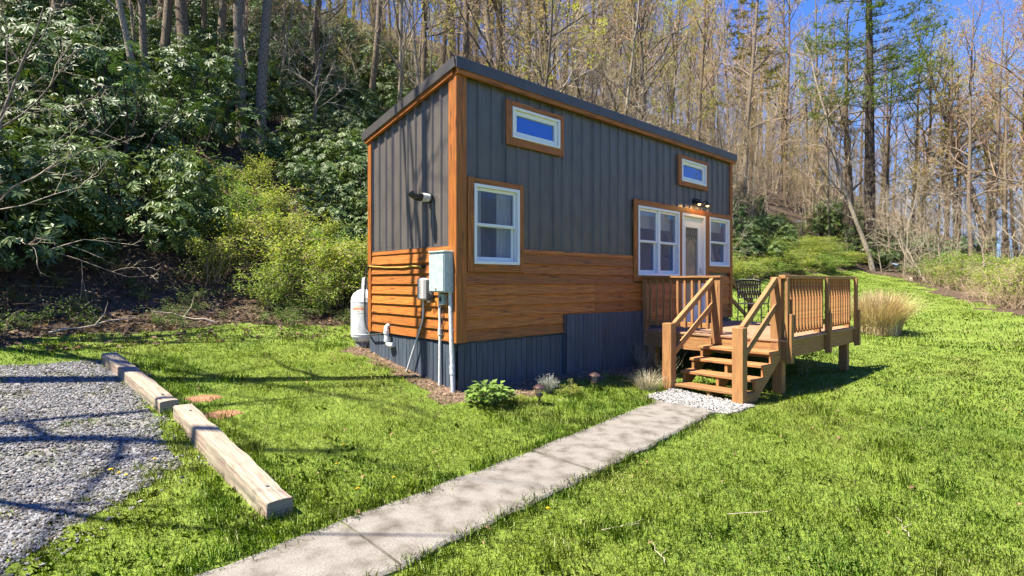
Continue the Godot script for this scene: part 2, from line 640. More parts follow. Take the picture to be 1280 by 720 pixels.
# a ribbed steel sheet from a0 to a1 along A, standing out along N
func ribbed(origin: Vector3, A: Vector3, N: Vector3, a0: float, a1: float, first: float, pitch: float, y0: float, top: Callable, holes: Array) -> ArrayMesh:
	var pts := [[a0, 0.0], [a1, 0.0]]
	var k := floori((a0 - first) / pitch) - 1
	while first + k * pitch < a1 + pitch:
		var r := first + k * pitch
		for q in [[-0.028, 0.0], [-0.013, 0.024], [0.013, 0.024], [0.028, 0.0]]:
			pts.append([r + q[0], q[1]])
		for s in [0.36, 0.64]:
			for q in [[-0.011, 0.0], [-0.004, 0.004], [0.004, 0.004], [0.011, 0.0]]:
				pts.append([r + pitch * s + q[0], q[1]])
		k += 1
	pts.sort_custom(func(p, q): return p[0] < q[0])
	var height := func(a: float) -> float:
		for i in pts.size() - 1:
			if pts[i][0] <= a and a <= pts[i + 1][0] and pts[i + 1][0] - pts[i][0] > 1e-6:
				return lerpf(pts[i][1], pts[i + 1][1], (a - pts[i][0]) / (pts[i + 1][0] - pts[i][0]))
		return 0.0
	var cuts := []
	for p in pts:
		if p[0] > a0 + 0.0005 and p[0] < a1 - 0.0005:
			cuts.append(p)
	# the two sheet edges must not pull the profile down
	pts = pts.filter(func(p): return absf(p[0] - a0) > 1e-6 and absf(p[0] - a1) > 1e-6)
	cuts.append([a0, height.call(a0)])
	cuts.append([a1, height.call(a1)])
	for h in holes:
		for e in [h[0], h[2]]:
			if e > a0 and e < a1:
				cuts.append([e, height.call(e)])
	cuts.sort_custom(func(p, q): return p[0] < q[0])
	var mb := MB.new()
	for i in cuts.size() - 1:
		var p: Array = cuts[i]
		var q: Array = cuts[i + 1]
		if q[0] - p[0] < 1e-5:
			continue
		var mid: float = (p[0] + q[0]) / 2.0
		var ys := [[y0, INF]]
		for h in holes:
			if h[0] < mid and mid < h[2]:
				var next := []
				for s in ys:
					if h[1] > s[0]:
						next.append([s[0], minf(s[1], h[1])])
					if h[3] < s[1]:
						next.append([maxf(s[0], h[3]), s[1]])
				ys = next
		for s in ys:
			var tp: float = minf(s[1], top.call(p[0]))
			var tq: float = minf(s[1], top.call(q[0]))
			if tp <= s[0] or tq <= s[0]:
				continue
			var P: Vector3 = origin + A * p[0] + N * p[1]
			var Q: Vector3 = origin + A * q[0] + N * q[1]
			var up := Vector3.UP
			mb.quad(P + up * s[0], Q + up * s[0], Q + up * tq, P + up * tp, Vector2(p[0], s[0]), Vector2(q[0], s[0]), Vector2(q[0], tq), Vector2(p[0], tp))
	return mb.done()


func screws(origin: Vector3, A: Vector3, N: Vector3, a0: float, a1: float, first: float, pitch: float, rows: Array, top: Callable, holes: Array) -> ArrayMesh:
	var mb := MB.new()
	var k := 0
	var side := A.cross(N)
	while first + k * pitch < a1:
		var a := first + k * pitch + 0.045
		k += 1
		if a < a0:
			continue
		for y in rows:
			if y > top.call(a) - 0.05 or holes.any(func(h): return a > h[0] - 0.06 and a < h[2] + 0.06 and y > h[1] - 0.06 and y < h[3] + 0.06):
				continue
			var c: Vector3 = origin + A * a + Vector3.UP * y
			for j in 6:
				var u := TAU * j / 6.0
				var w := TAU * (j + 1) / 6.0
				mb.tri(c + N * 0.006, c + (A * cos(u) + side * sin(u)) * 0.007, c + (A * cos(w) + side * sin(w)) * 0.007, N)
	return mb.done()


func frame_of(mb: MB, x0: float, x1: float, y0: float, y1: float, w: float, z0: float, z1: float, bottom := -1.0) -> void:
	var bw := w if bottom < 0.0 else bottom
	var zc := (z0 + z1) / 2.0
	var d := z1 - z0
	mb.box(Vector3(w, y1 - y0, d), Vector3(x0 + w / 2, (y0 + y1) / 2, zc), 0.003)
	mb.box(Vector3(w, y1 - y0, d), Vector3(x1 - w / 2, (y0 + y1) / 2, zc), 0.003)
	mb.box(Vector3(x1 - x0 - 2 * w, w, d - 0.004), Vector3((x0 + x1) / 2, y1 - w / 2, zc), 0.003)
	mb.box(Vector3(x1 - x0 - 2 * w, bw, d - 0.004), Vector3((x0 + x1) / 2, y0 + bw / 2, zc), 0.003)


func pane(parent: Node3D, x0: float, x1: float, y0: float, y1: float, z: float, m: Material) -> void:
	var mb := MB.new()
	mb.quad(Vector3(x0, y0, z), Vector3(x1, y0, z), Vector3(x1, y1, z), Vector3(x0, y1, z))
	obj("pane", mb.done(), m, parent)


func double_hung(house: Node3D, x0: float, x1: float, y0: float, y1: float, lights: int, label: String) -> Node3D:
	var w := part("window", house)
	w.set_meta("label", label)
	var mb := MB.new()
	frame_of(mb, x0, x1, y0, y1, 0.042, -0.05, 0.076)
	var step := (x1 - x0 - 0.084) / lights
	for k in range(1, lights):
		mb.box(Vector3(0.07, y1 - y0 - 0.088, 0.1), Vector3(x0 + 0.042 + step * k, (y0 + y1) / 2, 0.007), 0.003)
	obj("frame", mb.done(), M.vinyl, w)
	for k in lights:
		var a := x0 + 0.042 + step * k + (0.033 if k > 0 else 0.0) + 0.002
		var b := x0 + 0.042 + step * (k + 1) - (0.033 if k < lights - 1 else 0.0) - 0.002
		var mid := (y0 + y1) / 2
		var up := MB.new()
		frame_of(up, a, b, mid - 0.02, y1 - 0.044, 0.038, 0.0, 0.035)
		obj("upper_sash", up.done(), M.vinyl, w)
		pane(w, a + 0.036, b - 0.036, mid + 0.016, y1 - 0.08, 0.016, M.glass)
		var lo := MB.new()
		frame_of(lo, a + 0.004, b - 0.004, y0 + 0.044, mid + 0.018, 0.042, -0.04, -0.006, 0.055)
		obj("lower_sash", lo.done(), M.vinyl, w)
		pane(w, a + 0.044, b - 0.044, y0 + 0.096, mid - 0.022, -0.022, M.glass)
	return w


func awning(house: Node3D, x0: float, x1: float, y0: float, y1: float, label: String) -> Node3D:
	var w := part("window", house)
	w.set_meta("label", label)
	var mb := MB.new()
	frame_of(mb, x0, x1, y0, y1, 0.035, -0.05, 0.076)
	obj("frame", mb.done(), M.vinyl, w)
	var s := MB.new()
	frame_of(s, x0 + 0.037, x1 - 0.037, y0 + 0.037, y1 - 0.037, 0.06, -0.01, 0.045)
	obj("sash", s.done(), M.vinyl, w)
	pane(w, x0 + 0.095, x1 - 0.095, y0 + 0.095, y1 - 0.095, 0.015, M.sky_tint_glass)
	return w


func casing(w: Node3D, x0: float, x1: float, y0: float, y1: float, ix0: float, ix1: float, iy0: float, iy1: float) -> void:
	# stained boards round a window: outer edge x0..y1, inner edge ix0..iy1
	var z := 0.052
	brd("casing", w, Vector3(ix0 - x0, y1 - y0, 0.03), Vector3((x0 + ix0) / 2, (y0 + y1) / 2, z), M.trim)
	brd("casing", w, Vector3(x1 - ix1, y1 - y0, 0.03), Vector3((x1 + ix1) / 2, (y0 + y1) / 2, z), M.trim)
	brd("casing", w, Vector3(ix1 - ix0, y1 - iy1, 0.026), Vector3((ix0 + ix1) / 2, (y1 + iy1) / 2, z), M.trim)
	brd("casing", w, Vector3(ix1 - ix0, iy0 - y0, 0.026), Vector3((ix0 + ix1) / 2, (y0 + iy0) / 2, z), M.trim)


func curtain(w: Node3D, x0: float, x1: float, y0: float, y1: float, z: float) -> void:
	var mb := MB.new()
	var n := 28
	for i in n:
		var a := float(i) / n
		var b := float(i + 1) / n
		var pa := Vector3(lerpf(x0, x1, a), 0, z + sin(a * 24.0 + x0 * 9.0) * 0.018 + sin(a * 9.0) * 0.01)
		var pb := Vector3(lerpf(x0, x1, b), 0, z + sin(b * 24.0 + x0 * 9.0) * 0.018 + sin(b * 9.0) * 0.01)
		mb.quad(pa + Vector3.UP * y0, pb + Vector3.UP * y0, pb + Vector3.UP * y1, pa + Vector3.UP * y1)
	obj("curtain", mb.done(), M.curtain, w)


func build_house() -> void:
	var h := thing("tiny_house", "narrow tiny house with dark ribbed metal upper walls and stained wood clapboards", "house")
	# inner lining, with holes at the windows
	var lin_mb := MB.new()
	var ys := [0.56, 4.0]
	for o in OPENINGS:
		ys.append(o[1]); ys.append(o[3])
	ys.sort()
	for i in ys.size() - 1:
		if ys[i + 1] - ys[i] < 0.001:
			continue
		for s in free_spans(0.02, HL - 0.02, ys[i], ys[i + 1], OPENINGS):
			lin_mb.quad(Vector3(s[0], ys[i], -0.03), Vector3(s[1], ys[i], -0.03), Vector3(s[1], ys[i + 1], -0.03), Vector3(s[0], ys[i + 1], -0.03))
	for q in [[Vector3(0.02, 0.56, -HW), Vector3(0.02, 0.56, -0.03), Vector3(0.02, 4.05, -0.03), Vector3(0.02, 3.62, -HW)], [Vector3(HL - 0.02, 0.56, -0.03), Vector3(HL - 0.02, 0.56, -HW), Vector3(HL - 0.02, 3.62, -HW), Vector3(HL - 0.02, 4.05, -0.03)], [Vector3(HL, 0.56, -HW + 0.03), Vector3(0, 0.56, -HW + 0.03), Vector3(0, 3.66, -HW + 0.03), Vector3(HL, 3.66, -HW + 0.03)], [Vector3(0, 0.56, 0), Vector3(HL, 0.56, 0), Vector3(HL, 0.56, -HW), Vector3(0, 0.56, -HW)]]:
		lin_mb.quad(q[0], q[1], q[2], q[3])
	obj("inner_wall", lin_mb.done(), M.lining, h)
	# steel panels
	var ftop := func(_a: float) -> float: return 4.05
	var holes := OPENINGS
	var k := 0
	var x := 0.06
	while x < HL - 0.05:
		var e := minf(x + 0.952 if k > 0 else 0.289 + 0.0, HL - 0.03)
		if k == 0:
			e = 0.349 + 0.238 * 2
		var p := obj("metal_panel", ribbed(Vector3(0, 0, 0.006 + 0.0015 * (k % 2)), Vector3.RIGHT, Vector3.BACK, x, e, 0.349, 0.238, 1.852, ftop, holes), M.panel, h)
		var sc := screws(Vector3(0, 0, 0.009), Vector3.RIGHT, Vector3.BACK, x, e, 0.349, 0.238, [1.9, 2.5, 3.1, 3.7], ftop, holes)
		if sc.get_surface_count() and sc.surface_get_array_len(0) > 0:
			obj("screws", sc, M.screw, p).set_meta("kind", "stuff")
		x = e
		k += 1
	var ltop := func(z: float) -> float: return roof_y(z) - 0.13
	var ledges := [-2.22, -1.148 - 0.205 * 2, -1.148 + 0.205 * 2, -0.05]
	for i in 3:
		var p := obj("metal_panel", ribbed(Vector3(-0.006 - 0.0015 * (i % 2), 0, 0), Vector3.BACK, Vector3.LEFT, ledges[i], ledges[i + 1], -1.148, 0.205, 1.862, ltop, []), M.panel, h)
		obj("screws", screws(Vector3(-0.009, 0, 0), Vector3.BACK, Vector3.LEFT, ledges[i], ledges[i + 1], -1.148 - 0.205 * 5, 0.205, [1.92, 2.5, 3.1, 3.6], ltop, []), M.screw, p).set_meta("kind", "stuff")
	obj("metal_panel", ribbed(Vector3(HL, 0, -HW), Vector3.LEFT, Vector3.FORWARD, 0.0, HL, 0.2, 0.238, 0.6, func(_a): return 3.66, []), M.panel, h)
	obj("metal_panel", ribbed(Vector3(HL + 0.005, 0, 0), Vector3.FORWARD, Vector3.RIGHT, 0.05, HW - 0.05, 0.2, 0.238, 0.6, func(a): return roof_y(-a) - 0.13, []), M.panel, h)
	brd("metal_edge_trim", h, Vector3(2.72, 0.014, 0.032), Vector3(2.484, 1.853, 0.022), M.roof_metal)
	brd("metal_edge_trim", h, Vector3(0.032, 0.014, 2.06), Vector3(-0.022, 1.863, -1.13), M.roof_metal)
	# clapboards
	var tilt := 0.19
	for i in 9:
		var y := 0.62 + 0.1475 * i
		var hh := 0.168 if i < 8 else 0.06
		for s in free_spans(0.113, HL - 0.11, y, y + 0.147, [[0.13, 1.52, 1.134, 2.8], [3.82, 1.40, 5.44, 2.84], [5.40, 0.50, 6.42, 2.84], [6.39, 1.60, 7.49, 2.84]]):
			var pieces := ceili((s[1] - s[0]) / 3.75)
			for q in pieces:
				var a: float = lerpf(s[0], s[1], float(q) / pieces) + 0.001
				var b: float = lerpf(s[0], s[1], float(q + 1) / pieces) - 0.001
				brd("clapboard", h, Vector3(b - a, hh, 0.024), Vector3((a + b) / 2, y + hh / 2, 0.0285 + rng.randf() * 0.002), M["siding_%d" % (rng.randi() % 3)], Basis(Vector3.RIGHT, tilt * -1.0 + rng.randf() * 0.01), 0.003)
		if i < 9:
			brd("clapboard", h, Vector3(0.024, hh, 2.03), Vector3(-0.0285, y + hh / 2, -1.128), M["siding_%d" % (rng.randi() % 3)], Basis(Vector3.BACK, -tilt), 0.003)
	# corner boards
	brd("corner_board", h, Vector3(0.169, 3.45, 0.06), Vector3(0.0285, 2.335, 0.033), M.trim)
	brd("corner_board", h, Vector3(0.053, 3.45, 0.108), Vector3(-0.0285, 2.335, -0.053), M.trim)
	brd("corner_board", h, Vector3(0.056, 3.02, 0.1), Vector3(-0.028, 2.12, -HW + 0.06), M.trim)
	brd("corner_board", h, Vector3(0.11, 3.45, 0.058), Vector3(HL - 0.055, 2.335, 0.032), M.trim)
	# roof sheet and its edges
	var ang := atan(0.195)
	var rot := Basis(Vector3.RIGHT, -ang)
	brd("roof_sheet", h, Vector3(HL + 0.17, 0.05, 2.48), Vector3(HL / 2, roof_y(-1.13) - 0.028, -1.13), M.roof_metal, rot, 0.01)
	brd("metal_fascia", h, Vector3(HL + 0.19, 0.15, 0.02), Vector3(HL / 2, 4.158, 0.112), M.roof_metal)
	brd("metal_fascia", h, Vector3(0.02, 0.142, 2.5), Vector3(-0.096, roof_y(-1.13) - 0.077, -1.145), M.roof_metal, rot)
	brd("metal_fascia", h, Vector3(0.02, 0.142, 2.5), Vector3(HL + 0.096, roof_y(-1.13) - 0.077, -1.145), M.roof_metal, rot)
	brd("wood_fascia", h, Vector3(HL + 0.14, 0.085, 0.042), Vector3(HL / 2, 4.067, 0.085), M.trim)
	brd("wood_fascia", h, Vector3(0.05, 0.075, 2.36), Vector3(-0.058, roof_y(-1.13) - 0.17, -1.15), M.trim, rot)
	brd("soffit", h, Vector3(HL + 0.14, 0.02, 0.1), Vector3(HL / 2, 4.125, 0.05), M.trim)
	brd("soffit", h, Vector3(0.08, 0.02, 2.36), Vector3(-0.04, roof_y(-1.13) - 0.135, -1.15), M.trim, rot)
	# windows
	var w1 := double_hung(h, 0.236, 1.048, 1.628, 2.68, 1, "white double-hung window with pale drapes, beside the corner")
	casing(w1, 0.13, 1.134, 1.525, 2.755, 0.234, 1.05, 1.626, 2.682)
	curtain(w1, 0.27, 0.45, 1.6, 2.64, -0.085)
	curtain(w1, 0.74, 1.03, 1.6, 2.64, -0.085)
	var w2 := awning(h, 0.915, 1.889, 3.401, 3.83, "small white upper window mirroring the clear sky in blue-tinted glass")
	casing(w2, 0.80, 1.98, 3.294, 3.909, 0.913, 1.891, 3.399, 3.832)
	var w3 := awning(h, 5.417, 6.386, 3.377, 3.808, "small white upper window above the door")
	casing(w3, 5.30, 6.471, 3.288, 3.886, 5.415, 6.388, 3.375, 3.81)
	var w4 := double_hung(h, 3.942, 5.328, 1.511, 2.754, 2, "wide white twin double-hung window left of the door")
	brd("blind", w4, Vector3(1.26, 0.34, 0.006), Vector3(4.635, 2.55, -0.1), M.blind)
	var w5 := double_hung(h, 6.532, 7.425, 1.73, 2.76, 1, "white double-hung window right of the door")
	brd("blind", w5, Vector3(0.8, 0.26, 0.006), Vector3(6.98, 2.6, -0.1), M.blind)
	# the boards round the door and the two windows next to it
	var z := 0.052
	for b in [[3.82, 7.49, 2.757, 2.86], [3.82, 3.94, 1.40, 2.757], [5.33, 5.43, 0.56, 2.757], [6.355, 6.53, 0.56, 2.757], [7.427, 7.49, 1.60, 2.757], [3.94, 5.33, 1.40, 1.509], [6.53, 7.427, 1.60, 1.728]]:
		brd("casing", h, Vector3(b[1] - b[0], b[3] - b[2], 0.03 - (0.004 if b[1] - b[0] > 0.5 else 0.0)), Vector3((b[0] + b[1]) / 2, (b[2] + b[3]) / 2, z), M.trim)
	# door
	var d := part("door", h)
	var fr := MB.new()
	frame_of(fr, 5.432, 6.353, 0.56, 2.755, 0.05, -0.05, 0.072, 0.03)
	obj("frame", fr.done(), M.door_paint, d)
	var leaf := MB.new()
	var lx0 := 5.484
	var lx1 := 6.301
	leaf.box(Vector3(0.15, 2.1, 0.045), Vector3(lx0 + 0.075, 1.65, -0.012), 0.003)
	leaf.box(Vector3(0.15, 2.1, 0.045), Vector3(lx1 - 0.075, 1.65, -0.012), 0.003)
	leaf.box(Vector3(lx1 - lx0 - 0.3, 0.2, 0.045), Vector3((lx0 + lx1) / 2, 2.6, -0.0125), 0.003)
	leaf.box(Vector3(lx1 - lx0 - 0.3, 0.32, 0.045), Vector3((lx0 + lx1) / 2, 0.76, -0.0125), 0.003)
	frame_of(leaf, lx0 + 0.13, lx1 - 0.13, 0.9, 2.52, 0.03, 0.005, 0.02)
	leaf.box(Vector3(0.36, 0.2, 0.012), Vector3((lx0 + lx1) / 2, 0.77, 0.013), 0.005)
	obj("leaf", leaf.done(), M.door_paint, d)
	pane(d, lx0 + 0.14, lx1 - 0.14, 0.91, 2.51, -0.01, M.door_glass)
	var lead := MB.new()
	var gx0 := lx0 + 0.16
	var gx1 := lx1 - 0.16
	for q in [[0.94, 0.94], [2.28, 2.28], [2.49, 2.49]]:
		lead.tube(PackedVector3Array([Vector3(gx0, q[0], -0.004), Vector3(gx1, q[1], -0.004)]), PackedFloat32Array([0.006, 0.006]), 5)
	for xx in [gx0 + 0.05, gx1 - 0.05]:
		lead.tube(PackedVector3Array([Vector3(xx, 0.94, -0.004), Vector3(xx, 2.28, -0.004)]), PackedFloat32Array([0.005, 0.005]), 5)
	for i in 6:
		var cx := gx0 + (gx1 - gx0) * (i + 0.5) / 6.0
		var ring := PackedVector3Array()
		var rr := PackedFloat32Array()
		for j in 9:
			ring.append(Vector3(cx + cos(TAU * j / 8.0) * 0.036, 2.385 + sin(TAU * j / 8.0) * 0.09, -0.004))
			rr.append(0.005)
		lead.tube(ring, rr, 5)
	var arch := PackedVector3Array()
	var ar := PackedFloat32Array()
	for j in 11:
		arch.append(Vector3(lerpf(gx0 + 0.05, gx1 - 0.05, j / 10.0), 2.12 + sin(PI * j / 10.0) * 0.14, -0.004))
		ar.append(0.005)
	lead.tube(arch, ar, 5)
	obj("leading", lead.done(), M.leading, d)
	var hd := MB.new()
	hd.box(Vector3(0.055, 0.13, 0.02), Vector3(lx1 - 0.07, 1.62, 0.022), 0.008)
	hd.tube(PackedVector3Array([Vector3(lx1 - 0.07, 1.48, 0.01), Vector3(lx1 - 0.07, 1.48, 0.06)]), PackedFloat32Array([0.028, 0.024]), 12, true)
	hd.tube(PackedVector3Array([Vector3(lx1 - 0.07, 1.48, 0.055), Vector3(lx1 - 0.17, 1.475, 0.06)]), PackedFloat32Array([0.012, 0.009]), 8, true)
	hd.lathe([Vector2(0.0, -0.012), Vector2(0.02, -0.008), Vector2(0.02, 0.008), Vector2(0.0, 0.012)], Vector3(lx1 - 0.07, 1.64, 0.035), 12)
	obj("handle", hd.done(), M.nickel, d)
	brd("threshold", d, Vector3(0.92, 0.03, 0.09), Vector3(5.8925, 0.572, 0.0), M.nickel)
	# skirting boards
	var xx := 0.004
	while xx < HL - 0.06:
		var w := rng.randf_range(0.092, 0.108)
		var tall: bool = xx > 2.0 and xx < 4.06
		var g := ground(xx, 0.03)
		var top := 0.6 - rng.randf() * 0.012
		brd("skirting_board", h, Vector3(w - 0.006, top - g + 0.1, 0.02), Vector3(xx + w / 2, (top + g - 0.1) / 2, 0.012 + rng.randf() * 0.006), M["skirt_%d" % (rng.randi() % 3)], Basis(Vector3.BACK, rng.randf_range(-0.006, 0.006)))
		if tall:
			top = 0.893 - 0.008 * (xx - 2.0) + rng.randf() * 0.004
			brd("skirting_board", h, Vector3(w - 0.005, top - g + 0.1, 0.022), Vector3(xx + w / 2, (top + g - 0.1) / 2, 0.062 + rng.randf() * 0.005), M["skirt_%d" % (rng.randi() % 3)], Basis(Vector3.BACK, rng.randf_range(-0.005, 0.005)))
		xx += w
	brd("skirting_board", h, Vector3(0.07, 0.95, 0.02), Vector3(1.995, 0.42, 0.04), M.skirt_1, Basis(Vector3.UP, PI / 2))
	var zz := -HW + 0.02
	while zz < -0.02:
		var w := rng.randf_range(0.09, 0.107)
		w = minf(w, 0.0 - zz)
		var g := ground(-0.03, zz)
		var top := 0.605 - rng.randf() * 0.014
		brd("skirting_board", h, Vector3(0.02, top - g + 0.1, w - 0.006), Vector3(-0.012 - rng.randf() * 0.008, (top + g - 0.1) / 2, zz + w / 2), M["skirt_%d" % (rng.randi() % 3)], Basis(Vector3.RIGHT, rng.randf_range(-0.02, 0.02)))
		zz += w
	brd("skirting_board", h, Vector3(HL, 0.5, 0.02), Vector3(HL / 2, 0.4, -HW), M.skirt_0)
	brd("skirting_board", h, Vector3(0.02, 0.8, HW - 0.05), Vector3(HL - 0.01, 0.24, -HW / 2), M.skirt_0)


# ---------- what hangs on the house ----------
func build_fittings() -> void:
	var t := thing("electrical_cabinet", "pale grey-green metal electrical cabinet on the sunlit left wall", "electrical box")
	brd("box", t, Vector3(0.15, 0.51, 0.33), Vector3(-0.118, 1.512, -0.168), M.box_paint, Basis.IDENTITY, 0.006)
	brd("cover", t, Vector3(0.012, 0.47, 0.315), Vector3(-0.199, 1.508, -0.168), M.box_paint, Basis.IDENTITY, 0.004)
	brd("hood", t, Vector3(0.175, 0.02, 0.345), Vector3(-0.122, 1.777, -0.168), M.box_paint, Basis.IDENTITY, 0.006)
	brd("latch", t, Vector3(0.012, 0.03, 0.02), Vector3(-0.209, 1.3, -0.168), M.nickel)
	var dsc := thing("disconnect_switch", "small grey switch box hanging under the electrical cabinet", "electrical box")
	brd("box", dsc, Vector3(0.07, 0.14, 0.105), Vector3(-0.073, 1.165, -0.2), M.box_paint, Basis.IDENTITY, 0.005)
	brd("lever", dsc, Vector3(0.02, 0.06, 0.02), Vector3(-0.116, 1.17, -0.2), M.black_plastic)
	var b := thing("cable_box", "rounded light grey plastic cable box with looped wires", "cable box")
	var mb := MB.new()
	mb.box(Vector3(0.1, 0.3, 0.2), Vector3(-0.092, 1.295, -0.625), 0.025)
	obj("cover", mb.done(), M.grey_plastic, b)
	brd("backplate", b, Vector3(0.03, 0.27, 0.1), Vector3(-0.055, 1.28, -0.49), M.black_plastic)
	var loops := MB.new()
	for q in 3:
		var p := PackedVector3Array()
		var r := PackedFloat32Array()
		for j in 15:
			var a := TAU * j / 14.0
			p.append(Vector3(-0.1 - q * 0.012 - sin(a * 2.0) * 0.01, 1.19 + sin(a) * (0.06 + q * 0.008), -0.45 + cos(a) * (0.06 - q * 0.006)))
			r.append(0.004)
		loops.tube(p, r, 5)
	obj("looped_wire", loops.done(), M.dark_cable, b)
	var swirl := MB.new()
	for q in 3:
		var p := PackedVector3Array()
		var r := PackedFloat32Array()
		for j in 9:
			var a := PI * (0.1 + 0.8 * j / 8.0)
			p.append(Vector3(-0.143, 1.2 + q * 0.02 + sin(a) * (0.05 + q * 0.016), -0.62 + cos(a) * 0.075))
			r.append(0.003)
		swirl.tube(p, r, 4)
	obj("moulded_swirl", swirl.done(), M.grey_plastic, b)
	var c1 := thing("conduit", "thick white conduit from the electrical cabinet into the ground at the corner", "conduit")
	obj("pipe", pipe([Vector3(-0.075, 1.27, -0.04), Vector3(-0.075, 0.55, -0.01), Vector3(-0.08, -0.1, 0.03)], 0.026, 14), M.pvc, c1)
	obj("coupling", pipe([Vector3(-0.077, 0.33, 0.002), Vector3(-0.078, 0.22, 0.01)], 0.033, 14), M.pvc, c1)
	obj("clamp", pipe([Vector3(-0.1, 0.78, -0.03), Vector3(-0.03, 0.78, 0.035)], 0.008, 6), M.nickel, c1)
	var c2 := thing("conduit", "thin white conduit from the switch box down past the grey skirting", "conduit")
	obj("pipe", pipe([Vector3(-0.06, 1.27, -0.29), Vector3(-0.06, 0.6, -0.285), Vector3(-0.07, 0.0, -0.28)], 0.019, 12), M.pvc, c2)
	obj("coupling", pipe([Vector3(-0.061, 0.78, -0.286), Vector3(-0.062, 0.7, -0.285)], 0.026, 12), M.pvc, c2)
	obj("clamp", pipe([Vector3(-0.08, 0.7, -0.26), Vector3(-0.03, 0.7, -0.24)], 0.007, 6), M.nickel, c2)
	var c3 := thing("cable", "thin white cable slanting from the plastic cable box to the mulch", "cable")
	obj("sheath", pipe([Vector3(-0.07, 1.16, -0.66), Vector3(-0.07, 0.95, -0.665), Vector3(-0.07, 0.85, -0.69), Vector3(-0.09, 0.5, -0.85), Vector3(-0.12, 0.05, -1.05)], 0.014, 8), M.pvc, c3)
	var c4 := thing("cable", "short black cable hanging beside the thin conduit", "cable")
	obj("sheath", pipe([Vector3(-0.05, 1.1, -0.22), Vector3(-0.07, 0.95, -0.205), Vector3(-0.06, 0.8, -0.22), Vector3(-0.05, 0.62, -0.23)], 0.007, 6), M.dark_cable, c4)
	var d := thing("drain_pipe", "white plastic drain trap sticking out over the grey skirting", "pipe")
	obj("pipe", pipe([Vector3(0.0, 0.735, -1.63), Vector3(-0.06, 0.735, -1.63), Vector3(-0.09, 0.715, -1.62), Vector3(-0.1, 0.66, -1.6), Vector3(-0.1, 0.52, -1.585), Vector3(-0.095, 0.47, -1.56), Vector3(-0.08, 0.455, -1.51), Vector3(-0.06, 0.47, -1.46)], 0.036, 14), M.pvc, d)
	obj("coupling", pipe([Vector3(-0.1, 0.67, -1.6), Vector3(-0.1, 0.62, -1.595)], 0.044, 14), M.pvc, d)
	obj("coupling", pipe([Vector3(-0.1, 0.55, -1.588), Vector3(-0.1, 0.51, -1.583)], 0.044, 14), M.pvc, d)
	var g := thing("gas_pipe", "thin brass-yellow gas pipe running along the clapboards to the back corner", "pipe")
	obj("pipe", pipe([Vector3(-0.03, 1.6, -0.69), Vector3(-0.055, 1.6, -0.71), Vector3(-0.055, 1.615, -0.95), Vector3(-0.06, 1.6, -1.2), Vector3(-0.055, 1.61, -1.7), Vector3(-0.06, 1.64, -2.2)], 0.012, 8), M.brass_pipe, g)
	obj("fitting", pipe([Vector3(-0.02, 1.6, -0.685), Vector3(-0.07, 1.6, -0.69)], 0.026, 10), M.black_metal, g)
	var g2 := thing("hose", "dark hose looping from the gas pipe past the back corner", "hose")
	obj("hose_tube", pipe([Vector3(-0.06, 1.64, -2.21), Vector3(-0.075, 1.6, -2.26), Vector3(-0.09, 1.2, -2.29), Vector3(-0.09, 0.8, -2.29), Vector3(-0.09, 0.64, -2.24), Vector3(-0.1, 0.57, -2.1), Vector3(-0.1, 0.59, -1.9), Vector3(-0.1, 0.62, -1.7)], 0.013, 8), M.dark_cable, g2)
	# flue on the left wall
	var f := thing("flue_vent", "white and black horizontal flue pipe sticking out of the metal wall", "vent pipe", Vector3(0, 2.525, -0.556))
	obj("wall_ring", pipe([Vector3(-0.03, 0, 0), Vector3(-0.06, 0, 0)], 0.075, 20), M.black_plastic, f)
	obj("white_sleeve", pipe([Vector3(-0.05, 0, 0), Vector3(-0.185, 0.002, 0)], 0.056, 20), M.pvc, f)
	obj("black_sleeve", pipe([Vector3(-0.175, 0.002, 0), Vector3(-0.25, 0.004, 0)], 0.06, 20), M.black_plastic, f)
	var el := MB.new()
	el.tube(PackedVector3Array([Vector3(-0.24, 0.004, 0), Vector3(-0.28, 0.008, -0.004), Vector3(-0.31, 0.025, -0.012), Vector3(-0.33, 0.05, -0.02)]), PackedFloat32Array([0.048, 0.048, 0.047, 0.046]), 18)
	obj("elbow", el.done(), M.black_plastic, f)
	# double barn lamp over the door
	var l := thing("wall_lamp", "black twin-shade barn lamp, lit, over the white door", "lamp", Vector3(6.0, 2.99, 0.03))
	var pl := MB.new()
	pl.box(Vector3(0.12, 0.12, 0.03), Vector3(0, 0.04, 0.012), 0.008)
	obj("backplate", pl.done(), M.black_metal, l)
	obj("crossbar", pipe([Vector3(-0.16, 0.03, 0.09), Vector3(0.16, 0.03, 0.09)], 0.011, 8), M.black_metal, l)
	obj("stem", pipe([Vector3(0, 0.03, 0.02), Vector3(0, 0.03, 0.09)], 0.012, 8), M.black_metal, l)
	for s in [-1.0, 1.0]:
		obj("arm", pipe([Vector3(s * 0.16, 0.03, 0.09), Vector3(s * 0.165, 0.05, 0.13), Vector3(s * 0.165, 0.035, 0.17), Vector3(s * 0.165, 0.0, 0.18)], 0.01, 8), M.black_metal, l)
		var sh := MB.new()
		sh.lathe([Vector2(0.022, 0.02), Vector2(0.03, -0.015), Vector2(0.1, -0.05), Vector2(0.104, -0.056), Vector2(0.098, -0.054), Vector2(0.028, -0.02), Vector2(0.0, -0.02)], Vector3(s * 0.165, 0, 0.18), 20)
		obj("lamp_shade", sh.done(), M.black_metal, l)
		var bl := MB.new()
		bl.lathe([Vector2(0.0, -0.075), Vector2(0.022, -0.068), Vector2(0.03, -0.05), Vector2(0.022, -0.03), Vector2(0.0, -0.025)], Vector3(s * 0.165, 0, 0.18), 12)
		obj("bulb", bl.done(), M.bulb_glow, l)
		var o := OmniLight3D.new()
		o.name = "bulb_light"
		o.position = Vector3(s * 0.165, -0.052, 0.18)
